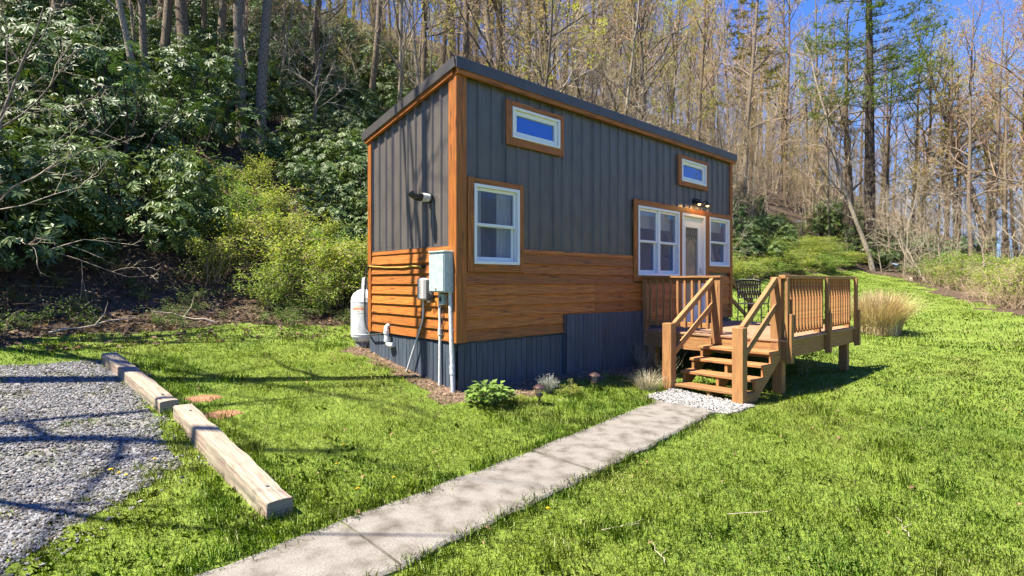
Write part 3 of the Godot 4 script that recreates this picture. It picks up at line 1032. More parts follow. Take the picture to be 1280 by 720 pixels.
		o.light_color = Color(1.0, 0.78, 0.48)
		o.light_energy = 0.025
		o.light_size = 0.02
		o.omni_range = 8.0
		o.omni_attenuation = 2.0
		o.shadow_enabled = true
		l.add_child(o, true)
	# gas bottle behind the corner
	var tk := thing("propane_tank", "tall white propane tank standing behind the back corner of the house", "gas tank", Vector3(0.1, ground(0.1, -2.66), -2.66))
	var body := MB.new()
	body.lathe([Vector2(0.0, 0.06), Vector2(0.14, 0.07), Vector2(0.185, 0.1), Vector2(0.215, 0.16), Vector2(0.22, 0.2), Vector2(0.22, 0.74), Vector2(0.21, 0.8), Vector2(0.18, 0.86), Vector2(0.12, 0.91), Vector2(0.06, 0.935), Vector2(0.0, 0.94)], Vector3.ZERO, 32)
	obj("body", body.done(), M.tank_paint, tk)
	for y in [0.2, 0.73]:
		var seam := MB.new()
		seam.lathe([Vector2(0.22, -0.008), Vector2(0.224, -0.003), Vector2(0.224, 0.003), Vector2(0.22, 0.008)], Vector3(0, y, 0), 32)
		obj("weld_seam", seam.done(), M.tank_paint, tk)
	var foot := MB.new()
	foot.lathe([Vector2(0.15, -0.03), Vector2(0.155, -0.03), Vector2(0.155, 0.09), Vector2(0.15, 0.09)], Vector3.ZERO, 24)
	obj("foot_ring", foot.done(), M.tank_base, tk)
	var collar := MB.new()
	collar.lathe([Vector2(0.045, 0.92), Vector2(0.048, 1.0), Vector2(0.04, 1.12), Vector2(0.0, 1.13)], Vector3.ZERO, 16)
	obj("valve_hood", collar.done(), M.tank_paint, tk)
	obj("outlet", pipe([Vector3(0, 1.0, 0), Vector3(-0.06, 1.0, 0.12), Vector3(-0.16, 0.95, 0.3), Vector3(-0.18, 0.7, 0.37)], 0.008, 6), M.dark_cable, tk)
	# its sticker, bent round the tank: an orange row of marks too small to read, grey ones above and below
	var around := func(mb: MB, from: float, to: float, y0: float, y1: float, r: float) -> void:
		var n := maxi(1, ceili(absf(to - from) / 0.1))
		for i in n:
			var a := PI * 1.2 + lerpf(from, to, float(i) / n)
			var a2 := PI * 1.2 + lerpf(from, to, float(i + 1) / n)
			var A := Vector3(cos(a), 0, -sin(a)) * r
			var B := Vector3(cos(a2), 0, -sin(a2)) * r
			mb.quad(A + Vector3.UP * y0, B + Vector3.UP * y0, B + Vector3.UP * y1, A + Vector3.UP * y1)
	var st := MB.new()
	around.call(st, -0.62, 0.62, 0.55, 0.69, 0.2215)
	obj("sticker", st.done(), M.label_paper, tk)
	var big := MB.new()
	for i in 9:
		around.call(big, -0.5 + i * 0.11, -0.5 + i * 0.11 + rng.randf_range(0.055, 0.085), 0.6, 0.64 + rng.randf() * 0.006, 0.2225)
	obj("print", big.done(), M.label_orange, tk)
	var small := MB.new()
	for i in 7:
		around.call(small, -0.3 + i * 0.1, -0.3 + i * 0.1 + 0.07, 0.662, 0.67, 0.2225)
	for i in [0, 1, 4, 5, 8, 9]:
		around.call(small, -0.48 + i * 0.1, -0.48 + i * 0.1 + 0.07, 0.572, 0.58, 0.2225)
	obj("print", small.done(), M.label_ink, tk)


# ---------- deck ----------
func build_deck() -> void:
	var d := thing("wooden_deck", "stained wooden deck with baluster railings and open steps at the house door", "deck")
	var dm := func() -> Material: return M["deck_%d" % (rng.randi() % 3)]
	var yd := 0.55
	# floor boards run out from the house
	var x := 4.075
	while x < 7.45:
		brd("deck_board", d, Vector3(0.137, 0.036, 2.43), Vector3(x + 0.07, yd - 0.018 - rng.randf() * 0.003, 1.285), M["floor_%d" % (rng.randi() % 3)])
		x += 0.143
	# frame under it
	brd("rim_board", d, Vector3(3.36, 0.25, 0.04), Vector3(5.8, 0.386, 2.445), dm.call())
	brd("rim_board", d, Vector3(0.04, 0.25, 2.36), Vector3(4.115, 0.386, 1.242), dm.call())
	brd("rim_board", d, Vector3(0.04, 0.25, 2.36), Vector3(7.46, 0.386, 1.242), dm.call())
	for k in 6:
		brd("joist", d, Vector3(0.04, 0.2, 2.3), Vector3(4.62 + k * 0.48, 0.41, 1.25), M.deck_1)
	for p in [[4.2, 2.35], [7.25, 2.35], [4.22, 0.2], [7.25, 0.25], [5.8, 0.25]]:
		var g := ground(p[0], p[1]) - 0.15
		brd("support_post", d, Vector3(0.14, 0.5 - g, 0.14), Vector3(p[0], (0.5 + g) / 2, p[1]), M["deck_1" if p[1] < 1.0 else "deck_0"])
	# railing from the house to the steps
	var xr := 4.12
	brd("railing_post", d, Vector3(0.09, 0.94, 0.09), Vector3(xr, 1.0, 0.1), dm.call())
	brd("railing_post", d, Vector3(0.1, 1.06, 0.15), Vector3(xr + 0.005, 0.93, 1.425), dm.call())
	brd("railing_cap", d, Vector3(0.14, 0.032, 1.46), Vector3(xr, 1.477, 0.79), dm.call())
	brd("top_rail", d, Vector3(0.038, 0.09, 1.2), Vector3(xr + 0.015, 1.415, 0.745), dm.call())
	brd("bottom_rail", d, Vector3(0.038, 0.085, 1.2), Vector3(xr + 0.015, 0.68, 0.745), dm.call())
	for k in 9:
		brd("baluster", d, Vector3(0.036, 0.82, 0.04), Vector3(xr - 0.024, 1.04, 0.215 + k * 0.133), dm.call())
	# railing along the front
	brd("railing_cap", d, Vector3(3.44, 0.05, 0.095), Vector3(5.81, 1.468, 2.438), dm.call())
	brd("bottom_rail", d, Vector3(3.3, 0.085, 0.038), Vector3(5.82, 0.72, 2.395), dm.call())
	brd("railing_post", d, Vector3(0.15, 1.25, 0.15), Vector3(4.165, 0.84, 2.345), dm.call())
	brd("railing_post", d, Vector3(0.09, 1.26, 0.04), Vector3(4.16, 0.83, 2.487), dm.call())
	brd("post_block", d, Vector3(0.1, 0.72, 0.04), Vector3(4.2, 0.56, 2.528), dm.call())
	for px in [5.86, 7.46]:
		brd("railing_post", d, Vector3(0.09, 1.26, 0.05), Vector3(px, 0.83, 2.492), dm.call())
		brd("post_block", d, Vector3(0.09, 0.66, 0.04), Vector3(px, 0.54, 2.538), dm.call())
		brd("railing_post", d, Vector3(0.09, 0.9, 0.09), Vector3(px - 0.02, 0.98, 2.35), dm.call())
	var cut := MB.new()
	cut.slab(PackedVector2Array([Vector2(-0.019, -0.40), Vector2(0.019, -0.43), Vector2(0.019, 0.42), Vector2(-0.019, 0.42)]), 0.036)
	var cut_mesh := cut.done()
	for k in 24:
		var bx := 4.31 + k * 0.1335
		if absf(bx - 5.86) < 0.07 or bx > 7.38:
			continue
		var o := obj("baluster", cut_mesh, dm.call(), d)
		o.position = Vector3(bx, 1.04, 2.434)
	# steps down towards the path
	var s := part("steps", d)
	var ty := [0.388, 0.225, 0.062, -0.098]
	for k in 4:
		var nose: float = 3.76 - 0.27 * k
		var z0 := 1.3 if k < 3 else 1.36
		var z1 := 2.43 if k < 3 else 2.42
		brd("tread", s, Vector3(0.29, 0.038, z1 - z0), Vector3(nose + 0.145, ty[k] - 0.019, (z0 + z1) / 2), dm.call(), Basis(Vector3.BACK, rng.randf_range(-0.01, 0.01)))
	for zz in [1.345, 1.87, 2.395]:
		var poly := PackedVector2Array()
		var px := 4.09
		poly.append(Vector2(4.09, 0.26))
		poly.append(Vector2(4.09, 0.5))
		poly.append(Vector2(4.05, 0.5))
		for k in 4:
			var nose: float = 3.78 - 0.27 * k
			poly.append(Vector2(nose + 0.27, ty[k] - 0.04))
			poly.append(Vector2(nose, ty[k] - 0.04))
		poly.append(Vector2(2.99, -0.28))
		poly.append(Vector2(3.2, -0.28))
		var mb := MB.new()
		mb.slab(poly, 0.04, Transform3D(Basis.IDENTITY, Vector3(0, 0, zz)))
		obj("stringer", mb.done(), dm.call(), s)
	# hand rails of the steps
	for q in [[1.27, 2.955, 1.35, 1.36], [2.345, 2.91, 2.44, 2.4]]:
		var zc: float = q[0]
		var px: float = q[1]
		var g := ground(px, zc) - 0.15
		brd("newel_post", s, Vector3(0.145, 0.785 - g, 0.145), Vector3(px, (0.785 + g) / 2, zc), dm.call(), Basis(Vector3.UP, 0.02))
		var zr: float = zc + (0.05 if zc < 2.0 else 0.0)
		bar("hand_rail", s, Vector3(px + 0.06, 0.76, zr), Vector3(4.1, 1.43, zr + 0.05 if zc < 2.0 else zr), 0.06, 0.085, dm.call())
		bar("hand_rail", s, Vector3(px + 0.06, 0.36, zr), Vector3(4.1, 1.03, zr + 0.05 if zc < 2.0 else zr), 0.04, 0.085, dm.call())
	# steps down at the far end, beside the end wall
	var e := part("steps", d)
	for k in 3:
		brd("tread", e, Vector3(0.29, 0.038, 1.0), Vector3(7.64 + 0.27 * k, 0.36 - 0.15 * k, 0.62), dm.call())
	for zz in [0.14, 1.1]:
		bar("stringer", e, Vector3(7.46, 0.36, zz), Vector3(8.42, -0.2, zz), 0.04, 0.2, M.deck_1)
	bar("hand_rail", e, Vector3(7.5, 1.47, 0.02), Vector3(8.56, 0.93, 0.02), 0.05, 0.09, M.deck_1)
	bar("hand_rail", e, Vector3(7.5, 1.07, 0.02), Vector3(8.5, 0.56, 0.02), 0.04, 0.09, M.deck_1)
	brd("newel_post", e, Vector3(0.1, 1.2, 0.1), Vector3(8.6, 0.42, 0.02), M.deck_1)
	# screw heads on the rim
	var heads := MB.new()
	for px in [4.2, 5.86, 7.46]:
		for yy in [0.33, 0.46]:
			heads.lathe([Vector2(0.0, -0.006), Vector2(0.012, -0.004), Vector2(0.012, 0.004), Vector2(0.0, 0.006)], Vector3(px, yy, 2.56), 8)
	obj("bolt_heads", heads.done(), M.black_metal, d).set_meta("kind", "stuff")


func build_chair() -> void:
	var c := thing("patio_chair", "dark wrought-iron patio chair with a latticed back standing on the deck", "chair", Vector3(6.5, 0.55, 0.98), 0.12)
	# faces +x in its own axes
	for s in [-1.0, 1.0]:
		obj("front_leg", pipe([Vector3(0.24, 0.0, s * 0.23), Vector3(0.22, 0.42, s * 0.22)], 0.011, 8), M.black_metal, c)
		obj("back_leg", pipe([Vector3(-0.24, 0.0, s * 0.22), Vector3(-0.2, 0.42, s * 0.21), Vector3(-0.25, 0.66, s * 0.21), Vector3(-0.3, 0.87, s * 0.205)], 0.011, 8), M.black_metal, c)
		obj("arm", pipe([Vector3(-0.24, 0.63, s * 0.22), Vector3(0.0, 0.64, s * 0.25), Vector3(0.2, 0.63, s * 0.25), Vector3(0.25, 0.58, s * 0.24), Vector3(0.22, 0.42, s * 0.22)], 0.012, 8), M.black_metal, c)
		obj("stretcher", pipe([Vector3(0.233, 0.16, s * 0.227), Vector3(-0.228, 0.16, s * 0.217)], 0.008, 6), M.black_metal, c)
	obj("top_bar", pipe([Vector3(-0.3, 0.87, -0.21), Vector3(-0.305, 0.89, -0.1), Vector3(-0.305, 0.89, 0.1), Vector3(-0.3, 0.87, 0.21)], 0.012, 8), M.black_metal, c)
	var seat := MB.new()
	seat.box(Vector3(0.47, 0.02, 0.45), Vector3(0.01, 0.42, 0), 0.008)
	obj("seat", seat.done(), M.black_metal, c)
	var back := MB.new()
	for k in 9:
		var zz := -0.18 + k * 0.045
		back.tube(PackedVector3Array([Vector3(-0.228, 0.54, zz), Vector3(-0.3, 0.87, zz + (0.045 if k % 2 else -0.045))]), PackedFloat32Array([0.011, 0.011]), 5)
		back.tube(PackedVector3Array([Vector3(-0.232, 0.54, zz), Vector3(-0.304, 0.87, zz - (0.045 if k % 2 else -0.045))]), PackedFloat32Array([0.011, 0.011]), 5)
	for k in 6:
		var t := k / 5.0
		back.tube(PackedVector3Array([Vector3(-0.226 - t * 0.07, 0.54 + t * 0.33, -0.21), Vector3(-0.226 - t * 0.07, 0.54 + t * 0.33, 0.21)]), PackedFloat32Array([0.012, 0.012]), 5)
	obj("back_lattice", back.done(), M.black_metal, c)


func build_path_lights() -> void:
	var l := thing("garden_light", "bronze mushroom-shaped garden light beside the broad-leaved green plant", "garden light", on_ground(0.6, 0.89), 0.0, "bronze garden lights")
	var cap := MB.new()
	cap.lathe([Vector2(0.0, 0.262), Vector2(0.018, 0.26), Vector2(0.05, 0.245), Vector2(0.075, 0.228), Vector2(0.08, 0.218), Vector2(0.076, 0.212), Vector2(0.0, 0.212)], Vector3.ZERO, 20)
	obj("cap", cap.done(), M.bronze, l)
	var ring := MB.new()
	ring.lathe([Vector2(0.0, 0.1), Vector2(0.03, 0.105), Vector2(0.05, 0.125), Vector2(0.048, 0.14), Vector2(0.0, 0.142)], Vector3.ZERO, 16)
	obj("base_cup", ring.done(), M.bronze, l)
	var lens := MB.new()
	lens.lathe([Vector2(0.03, 0.14), Vector2(0.034, 0.212)], Vector3.ZERO, 16)
	obj("lens", lens.done(), M.lamp_lens, l)
	for k in 4:
		var a := TAU * k / 4.0 + 0.4
		obj("rib", pipe([Vector3(cos(a) * 0.045, 0.13, sin(a) * 0.045), Vector3(cos(a) * 0.05, 0.215, sin(a) * 0.05)], 0.004, 5), M.bronze, l)
	obj("stake", pipe([Vector3(0, -0.05, 0), Vector3(0, 0.11, 0)], 0.012, 8), M.bronze, l)
	copy(l, "garden_light", on_ground(1.76, 0.82), Vector3(0.03, 1.0, 0.04), 1.0, "bronze mushroom-shaped garden light behind the yellow-green ground plants", "bronze garden lights")


func build_ground() -> void:
	# fine cells near the house, coarse ones far away; every triangle goes to the sheet its place belongs to
	var sheets := [MB.new(), MB.new(), MB.new(), MB.new()]
	var grids := [[-6.0, 9.0, -6.0, 6.6, 0.12], [-18.0, 48.0, -12.0, 18.0, 0.6], [-120.0, 180.0, -102.0, 120.0, 3.0]]
	for gi in 3:
		var g: Array = grids[gi]
		var st: float = g[4]
		var nx := roundi((g[1] - g[0]) / st)
		var nz := roundi((g[3] - g[2]) / st)
		var hs := PackedFloat32Array()
		hs.resize((nx + 1) * (nz + 1))
		for j in nz + 1:
			for i in nx + 1:
				hs[j * (nx + 1) + i] = ground(g[0] + i * st, g[2] + j * st)
		for j in nz:
			for i in nx:
				var x0: float = g[0] + i * st
				var z0: float = g[2] + j * st
				var cx := x0 + st / 2
				var cz := z0 + st / 2
				if gi > 0:
					var q: Array = grids[gi - 1]
					if cx > q[0] and cx < q[1] and cz > q[2] and cz < q[3]:
						continue
				var k := zone(cx, cz)
				if gi == 0 and k == 0 and bare_bed(cx, cz):
					k = 3
				var a := Vector3(x0, hs[j * (nx + 1) + i], z0)
				var b := Vector3(x0 + st, hs[j * (nx + 1) + i + 1], z0)
				var c := Vector3(x0 + st, hs[(j + 1) * (nx + 1) + i + 1], z0 + st)
				var d := Vector3(x0, hs[(j + 1) * (nx + 1) + i], z0 + st)
				sheets[k].quad(d, c, b, a)
	var names := ["lawn", "hillside", "gravel_drive", "mulch_bed"]
	var mats := ["lawn_soil", "forest_floor", "drive_bed", "mulch_bed"]
	for k in 4:
		var o := obj(names[k], sheets[k].done(), M[mats[k]])
		o.set_meta("kind", "structure")
	# concrete path of three slabs
	var p := Node3D.new()
	p.name = "garden_path"
	add_child(p)
	p.set_meta("kind", "structure")
	for s in [[-7.0, -4.64, 0.004], [-4.62, -2.66, 0.0], [-2.645, -0.68, 0.004], [-0.655, 1.272, 0.012], [1.296, 2.1, 0.002]]:
		var mb := MB.new()
		var n := maxi(2, ceili((s[1] - s[0]) / 0.12))
		for i in n:
			var xs := [lerpf(s[0], s[1], float(i) / n), lerpf(s[0], s[1], float(i + 1) / n)]
			var rows := []
			for q in xs:
				var zl := path_left(q)
				var zr := path_right(q)
				var y: float = ground(q, (zl + zr) / 2) + 0.02 + s[2]
				rows.append([Vector3(q, y - 0.13, zl - 0.004), Vector3(q, y - 0.016, zl), Vector3(q, y, zl + 0.018), Vector3(q, y + 0.004, (zl + zr) / 2), Vector3(q, y, zr - 0.018), Vector3(q, y - 0.016, zr), Vector3(q, y - 0.13, zr + 0.004)])
			for k in 6:
				mb.quad(rows[0][k], rows[0][k + 1], rows[1][k + 1], rows[1][k])
			for e in 2:
				if (e == 0 and i == 0) or (e == 1 and i == n - 1):
					var r: Array = rows[e]
					var nn := Vector3.LEFT if e == 0 else Vector3.RIGHT
					for k in range(1, 6):
						mb.tri(r[0], r[k], r[k + 1], nn)
		obj("slab", mb.done(), M.concrete, p)


func stone_mesh(sd: int) -> ArrayMesh:
	var r := RandomNumberGenerator.new()
	r.seed = sd
	var ico := [Vector3(0, 1, 0)]
	for k in 4:
		ico.append(Vector3(cos(TAU * k / 4 + r.randf() * 0.6), r.randf_range(0.1, 0.5), sin(TAU * k / 4 + r.randf() * 0.6)) * r.randf_range(0.75, 1.15))
	for k in 4:
		ico.append(Vector3(cos(TAU * (k + 0.5) / 4 + r.randf() * 0.4), r.randf_range(-0.6, -0.2), sin(TAU * (k + 0.5) / 4 + r.randf() * 0.4)) * r.randf_range(0.75, 1.1))
	ico[0] = Vector3(r.randf_range(-0.3, 0.3), 0.85, r.randf_range(-0.3, 0.3))
	var mb := MB.new()
	var add := func(a: int, b: int, c: int) -> void:
		var n: Vector3 = (ico[b] - ico[a]).cross(ico[c] - ico[a]).normalized()
		if n.dot(ico[a] + ico[b] + ico[c]) < 0:
			n = -n
		mb.tri(ico[a], ico[b], ico[c], n)
	for k in 4:
		var a := 1 + k
		var b := 1 + (k + 1) % 4
		var c := 5 + k
		var d := 5 + (k + 1) % 4
		add.call(0, a, b)
		add.call(a, c, b)
		add.call(b, c, d)
	return mb.done()


func scatter(called: String, mesh: Mesh, m: Material, places: Array, colors: PackedColorArray, parent: Node3D = null) -> MultiMeshInstance3D:
	var mm := MultiMesh.new()
	mm.transform_format = MultiMesh.TRANSFORM_3D
	mm.use_colors = true
	mm.mesh = mesh
	mm.instance_count = places.size()
	var buf := PackedFloat32Array()
	buf.resize(places.size() * 16)
	for i in places.size():
		var t: Transform3D = places[i]
		var k := i * 16
		buf[k] = t.basis.x.x; buf[k + 1] = t.basis.y.x; buf[k + 2] = t.basis.z.x; buf[k + 3] = t.origin.x
		buf[k + 4] = t.basis.x.y; buf[k + 5] = t.basis.y.y; buf[k + 6] = t.basis.z.y; buf[k + 7] = t.origin.y
		buf[k + 8] = t.basis.x.z; buf[k + 9] = t.basis.y.z; buf[k + 10] = t.basis.z.z; buf[k + 11] = t.origin.z
		var c := colors[i]
		buf[k + 12] = c.r; buf[k + 13] = c.g; buf[k + 14] = c.b; buf[k + 15] = 1.0
	mm.buffer = buf
	var o := MultiMeshInstance3D.new()
	o.name = called if parent else numbered(called)
	o.multimesh = mm
	o.material_override = m
	(parent if parent else self).add_child(o, true)
	o.set_meta("kind", "stuff")
	return o


func build_stones() -> void:
	# grey gravel of the drive
	var n := 3
	for v in n:
		var places := []
		var cols := PackedColorArray()
		var want := 22000
		var tries := 0
		while places.size() < want and tries < 110000:
			tries += 1
			var z := rng.randf_range(-3.0, 2.2)
			var x := rng.randf_range(-6.2, -2.9)
			if zone(x, z) != 2:
				# a few strays in the grass beside it
				if rng.randf() > 0.06 or x > -3.0 or zone(x - 0.25, z) != 2:
					continue
			if patch.get_noise_2d(x * 40.0, z * 40.0) > 0.24 and rng.randf() < 0.8:
				continue
			var s := rng.randf_range(0.006, 0.0145) * (1.25 if rng.randf() < 0.1 else 1.0)
			var tb := Basis.from_euler(Vector3(rng.randf_range(-0.5, 0.5), rng.randf() * TAU, rng.randf_range(-0.5, 0.5))).scaled_local(Vector3(s * rng.randf_range(0.8, 1.5), s * rng.randf_range(0.5, 0.9), s))
			places.append(Transform3D(tb, on_ground(x, z, s * 0.25 + rng.randf() * 0.008)))
			var k := 0.055 + 0.23 * pow(rng.randf(), 1.4)
			var w := rng.randf_range(-0.012, 0.014)
			cols.append(Color(k + w + 0.006, k + 0.003, k - w))
		var o := scatter("drive_gravel", stone_mesh(70 + v), M.stone, places, cols)
		tag(o, ["loose grey gravel covering the parking drive", "lighter flat gravel chips mixed into the parking drive", "angular gravel chips strewn over the parking drive"][v], "gravel")
	# white pebbles at the foot of the steps
	var pl := []
	var pc := PackedColorArray()
	for i in 4200:
		var x := rng.randf_range(2.02, 2.95)
		var z := rng.randf_range(1.3, 2.62)
		var e := 1.42 - (x - 2.1) * 0.1 + bump.get_noise_2d(x * 40.0, 77.0) * 0.08
		if z < e or z > 2.54 + bump.get_noise_2d(x * 40.0, 99.0) * 0.06 or x < 2.1 + bump.get_noise_2d(z * 50.0, 12.0) * 0.07:
			continue
		var s := rng.randf_range(0.01, 0.02)
		pl.append(Transform3D(Basis.from_euler(Vector3(rng.randf() * 6.0, rng.randf() * 6.0, rng.randf())).scaled_local(Vector3(s * 1.2, s * 0.8, s)), on_ground(x, z, 0.005 + rng.randf() * 0.02)))
		var k := rng.randf_range(0.22, 0.42)
		pc.append(Color(k, k * 0.97, k * 0.92))
	tag(scatter("white_pebbles", stone_mesh(81), M.stone, pl, pc), "bed of white pebbles at the foot of the deck steps", "pebbles")


func build_timbers() -> void:
	for q in [[Vector3(-2.925, 0, 2.04), Vector3(-3.0, 0, -0.26), "weathered pale landscape timber, the one whose end lies by the concrete path"], [Vector3(-3.08, 0, -0.42), Vector3(-3.32, 0, -2.5), "weathered pale landscape timber farther from the concrete path, by the gravel drive"]]:
		var a: Vector3 = q[0]
		var b: Vector3 = q[1]
		a.y = ground(a.x, a.z) + 0.05
		b.y = ground(b.x, b.z) + 0.05
		var t := thing("landscape_timber", q[2], "timber", (a + b) / 2.0)
		var n := 30
		var len := a.distance_to(b)
		var mb := MB.new()
		var prof := [Vector2(-0.08, -0.1), Vector2(-0.08, 0.056), Vector2(-0.074, 0.066), Vector2(-0.03, 0.069), Vector2(0.03, 0.069), Vector2(0.073, 0.067), Vector2(0.079, 0.056), Vector2(0.08, -0.1)]
		var dir := (b - a).normalized()
		var sd := dir.cross(Vector3.UP).normalized()
		var up := sd.cross(dir)
		for i in n:
			var ring := []
			for e in 2:
				var s := float(i + e) / n
				var r := []
				for k in prof.size():
					var w: Vector2 = prof[k]
					w += Vector2(bump.get_noise_2d(s * 160.0, k * 40.0), bump.get_noise_2d(s * 160.0, 500.0 + k * 40.0)) * 0.007
					if k == 1 or k == 2:
						w.x -= bump.get_noise_2d(s * 90.0, 900.0) * 0.02 - 0.002
					r.append(dir * (s - 0.5) * len + sd * -w.x + up * w.y)
				ring.append(r)
			var u0 := float(i) / n * len
			var u1 := float(i + 1) / n * len
			for k in prof.size() - 1:
				mb.quad(ring[0][k], ring[0][k + 1], ring[1][k + 1], ring[1][k], Vector2(u0, k * 0.06), Vector2(u0, (k + 1) * 0.06), Vector2(u1, (k + 1) * 0.06), Vector2(u1, k * 0.06))
			for e in 2:
				if (i == 0 and e == 0) or (i == n - 1 and e == 1):
					for k in range(1, prof.size() - 1):
						mb.tri(ring[e][0], ring[e][k], ring[e][k + 1], dir if e else -dir)
		obj("beam", mb.done(), M.weathered_0, t)
		for k in 2:
			obj("spike_head", pipe([up * 0.06 + dir * len * (0.4 * (2 * k - 1)), up * 0.078 + dir * len * (0.4 * (2 * k - 1))], 0.012, 8), M.tank_base, t)


# ---------- grass and small ground cover ----------
func tuft(sd: int, blades: int, spread: float, lo: float, hi: float, wide: float, lean: float) -> ArrayMesh:
	var r := RandomNumberGenerator.new()
	r.seed = sd
	var mb := MB.new()
	for i in blades:
		var a := r.randf() * TAU
		var q := sqrt(r.randf()) * spread
		var base := Vector3(cos(a) * q, -0.01, sin(a) * q)
		var b := r.randf() * TAU
		var out := Vector3(cos(b), 0, sin(b))
		var w := out.cross(Vector3.UP) * wide * r.randf_range(0.7, 1.3)
		var h := r.randf_range(lo, hi)
		var l := lean * r.randf_range(0.3, 1.3)
		var mid := base + Vector3.UP * h * 0.55 + out * h * l * 0.3
		var tip := base + Vector3.UP * h * (1.0 - l * 0.25) + out * h * l
		var k := r.randf_range(0.75, 1.2)
		mb.col = Color(k * r.randf_range(0.9, 1.15), k, k * r.randf_range(0.7, 1.1))
		var n := (out * 0.3 + Vector3.UP).normalized()
		var v0 := mb.v.size()
		for p in [base - w, base + w, mid + w * 0.8, mid - w * 0.8, tip]:
			mb.v.append(p)
			mb.n.append(n)
			mb.uv.append(Vector2.ZERO)
			mb.c.append(mb.col)
		for t in [0, 1, 2, 0, 2, 3, 3, 2, 4]:
			mb.ix.append(v0 + t)
	return mb.done()


func grass_color(x: float, z: float) -> Color:
	var p := patch.get_noise_2d(x * 6.0, z * 6.0) * 0.6 + patch.get_noise_2d(x * 25.0 + 300.0, z * 25.0) * 0.55
	var t := clampf(0.5 + p * 0.9 + rng.randf_range(-0.05, 0.05), 0.0, 1.0)
	var c := Color(0.14, 0.31, 0.016).lerp(Color(0.38, 0.48, 0.032), t)
	var worn := patch.get_noise_2d(x * 11.0 - 500.0, z * 11.0 + 200.0)
	if worn > 0.12:
		c = c.lerp(Color(0.4, 0.38, 0.12), minf((worn - 0.12) * 2.2, 0.6))
	elif worn < -0.2:
		c = c.lerp(Color(0.09, 0.25, 0.016), minf((-0.2 - worn) * 2.5, 0.6))
	if rng.randf() < 0.05:
		c = Color(0.5, 0.44, 0.24)
	return c


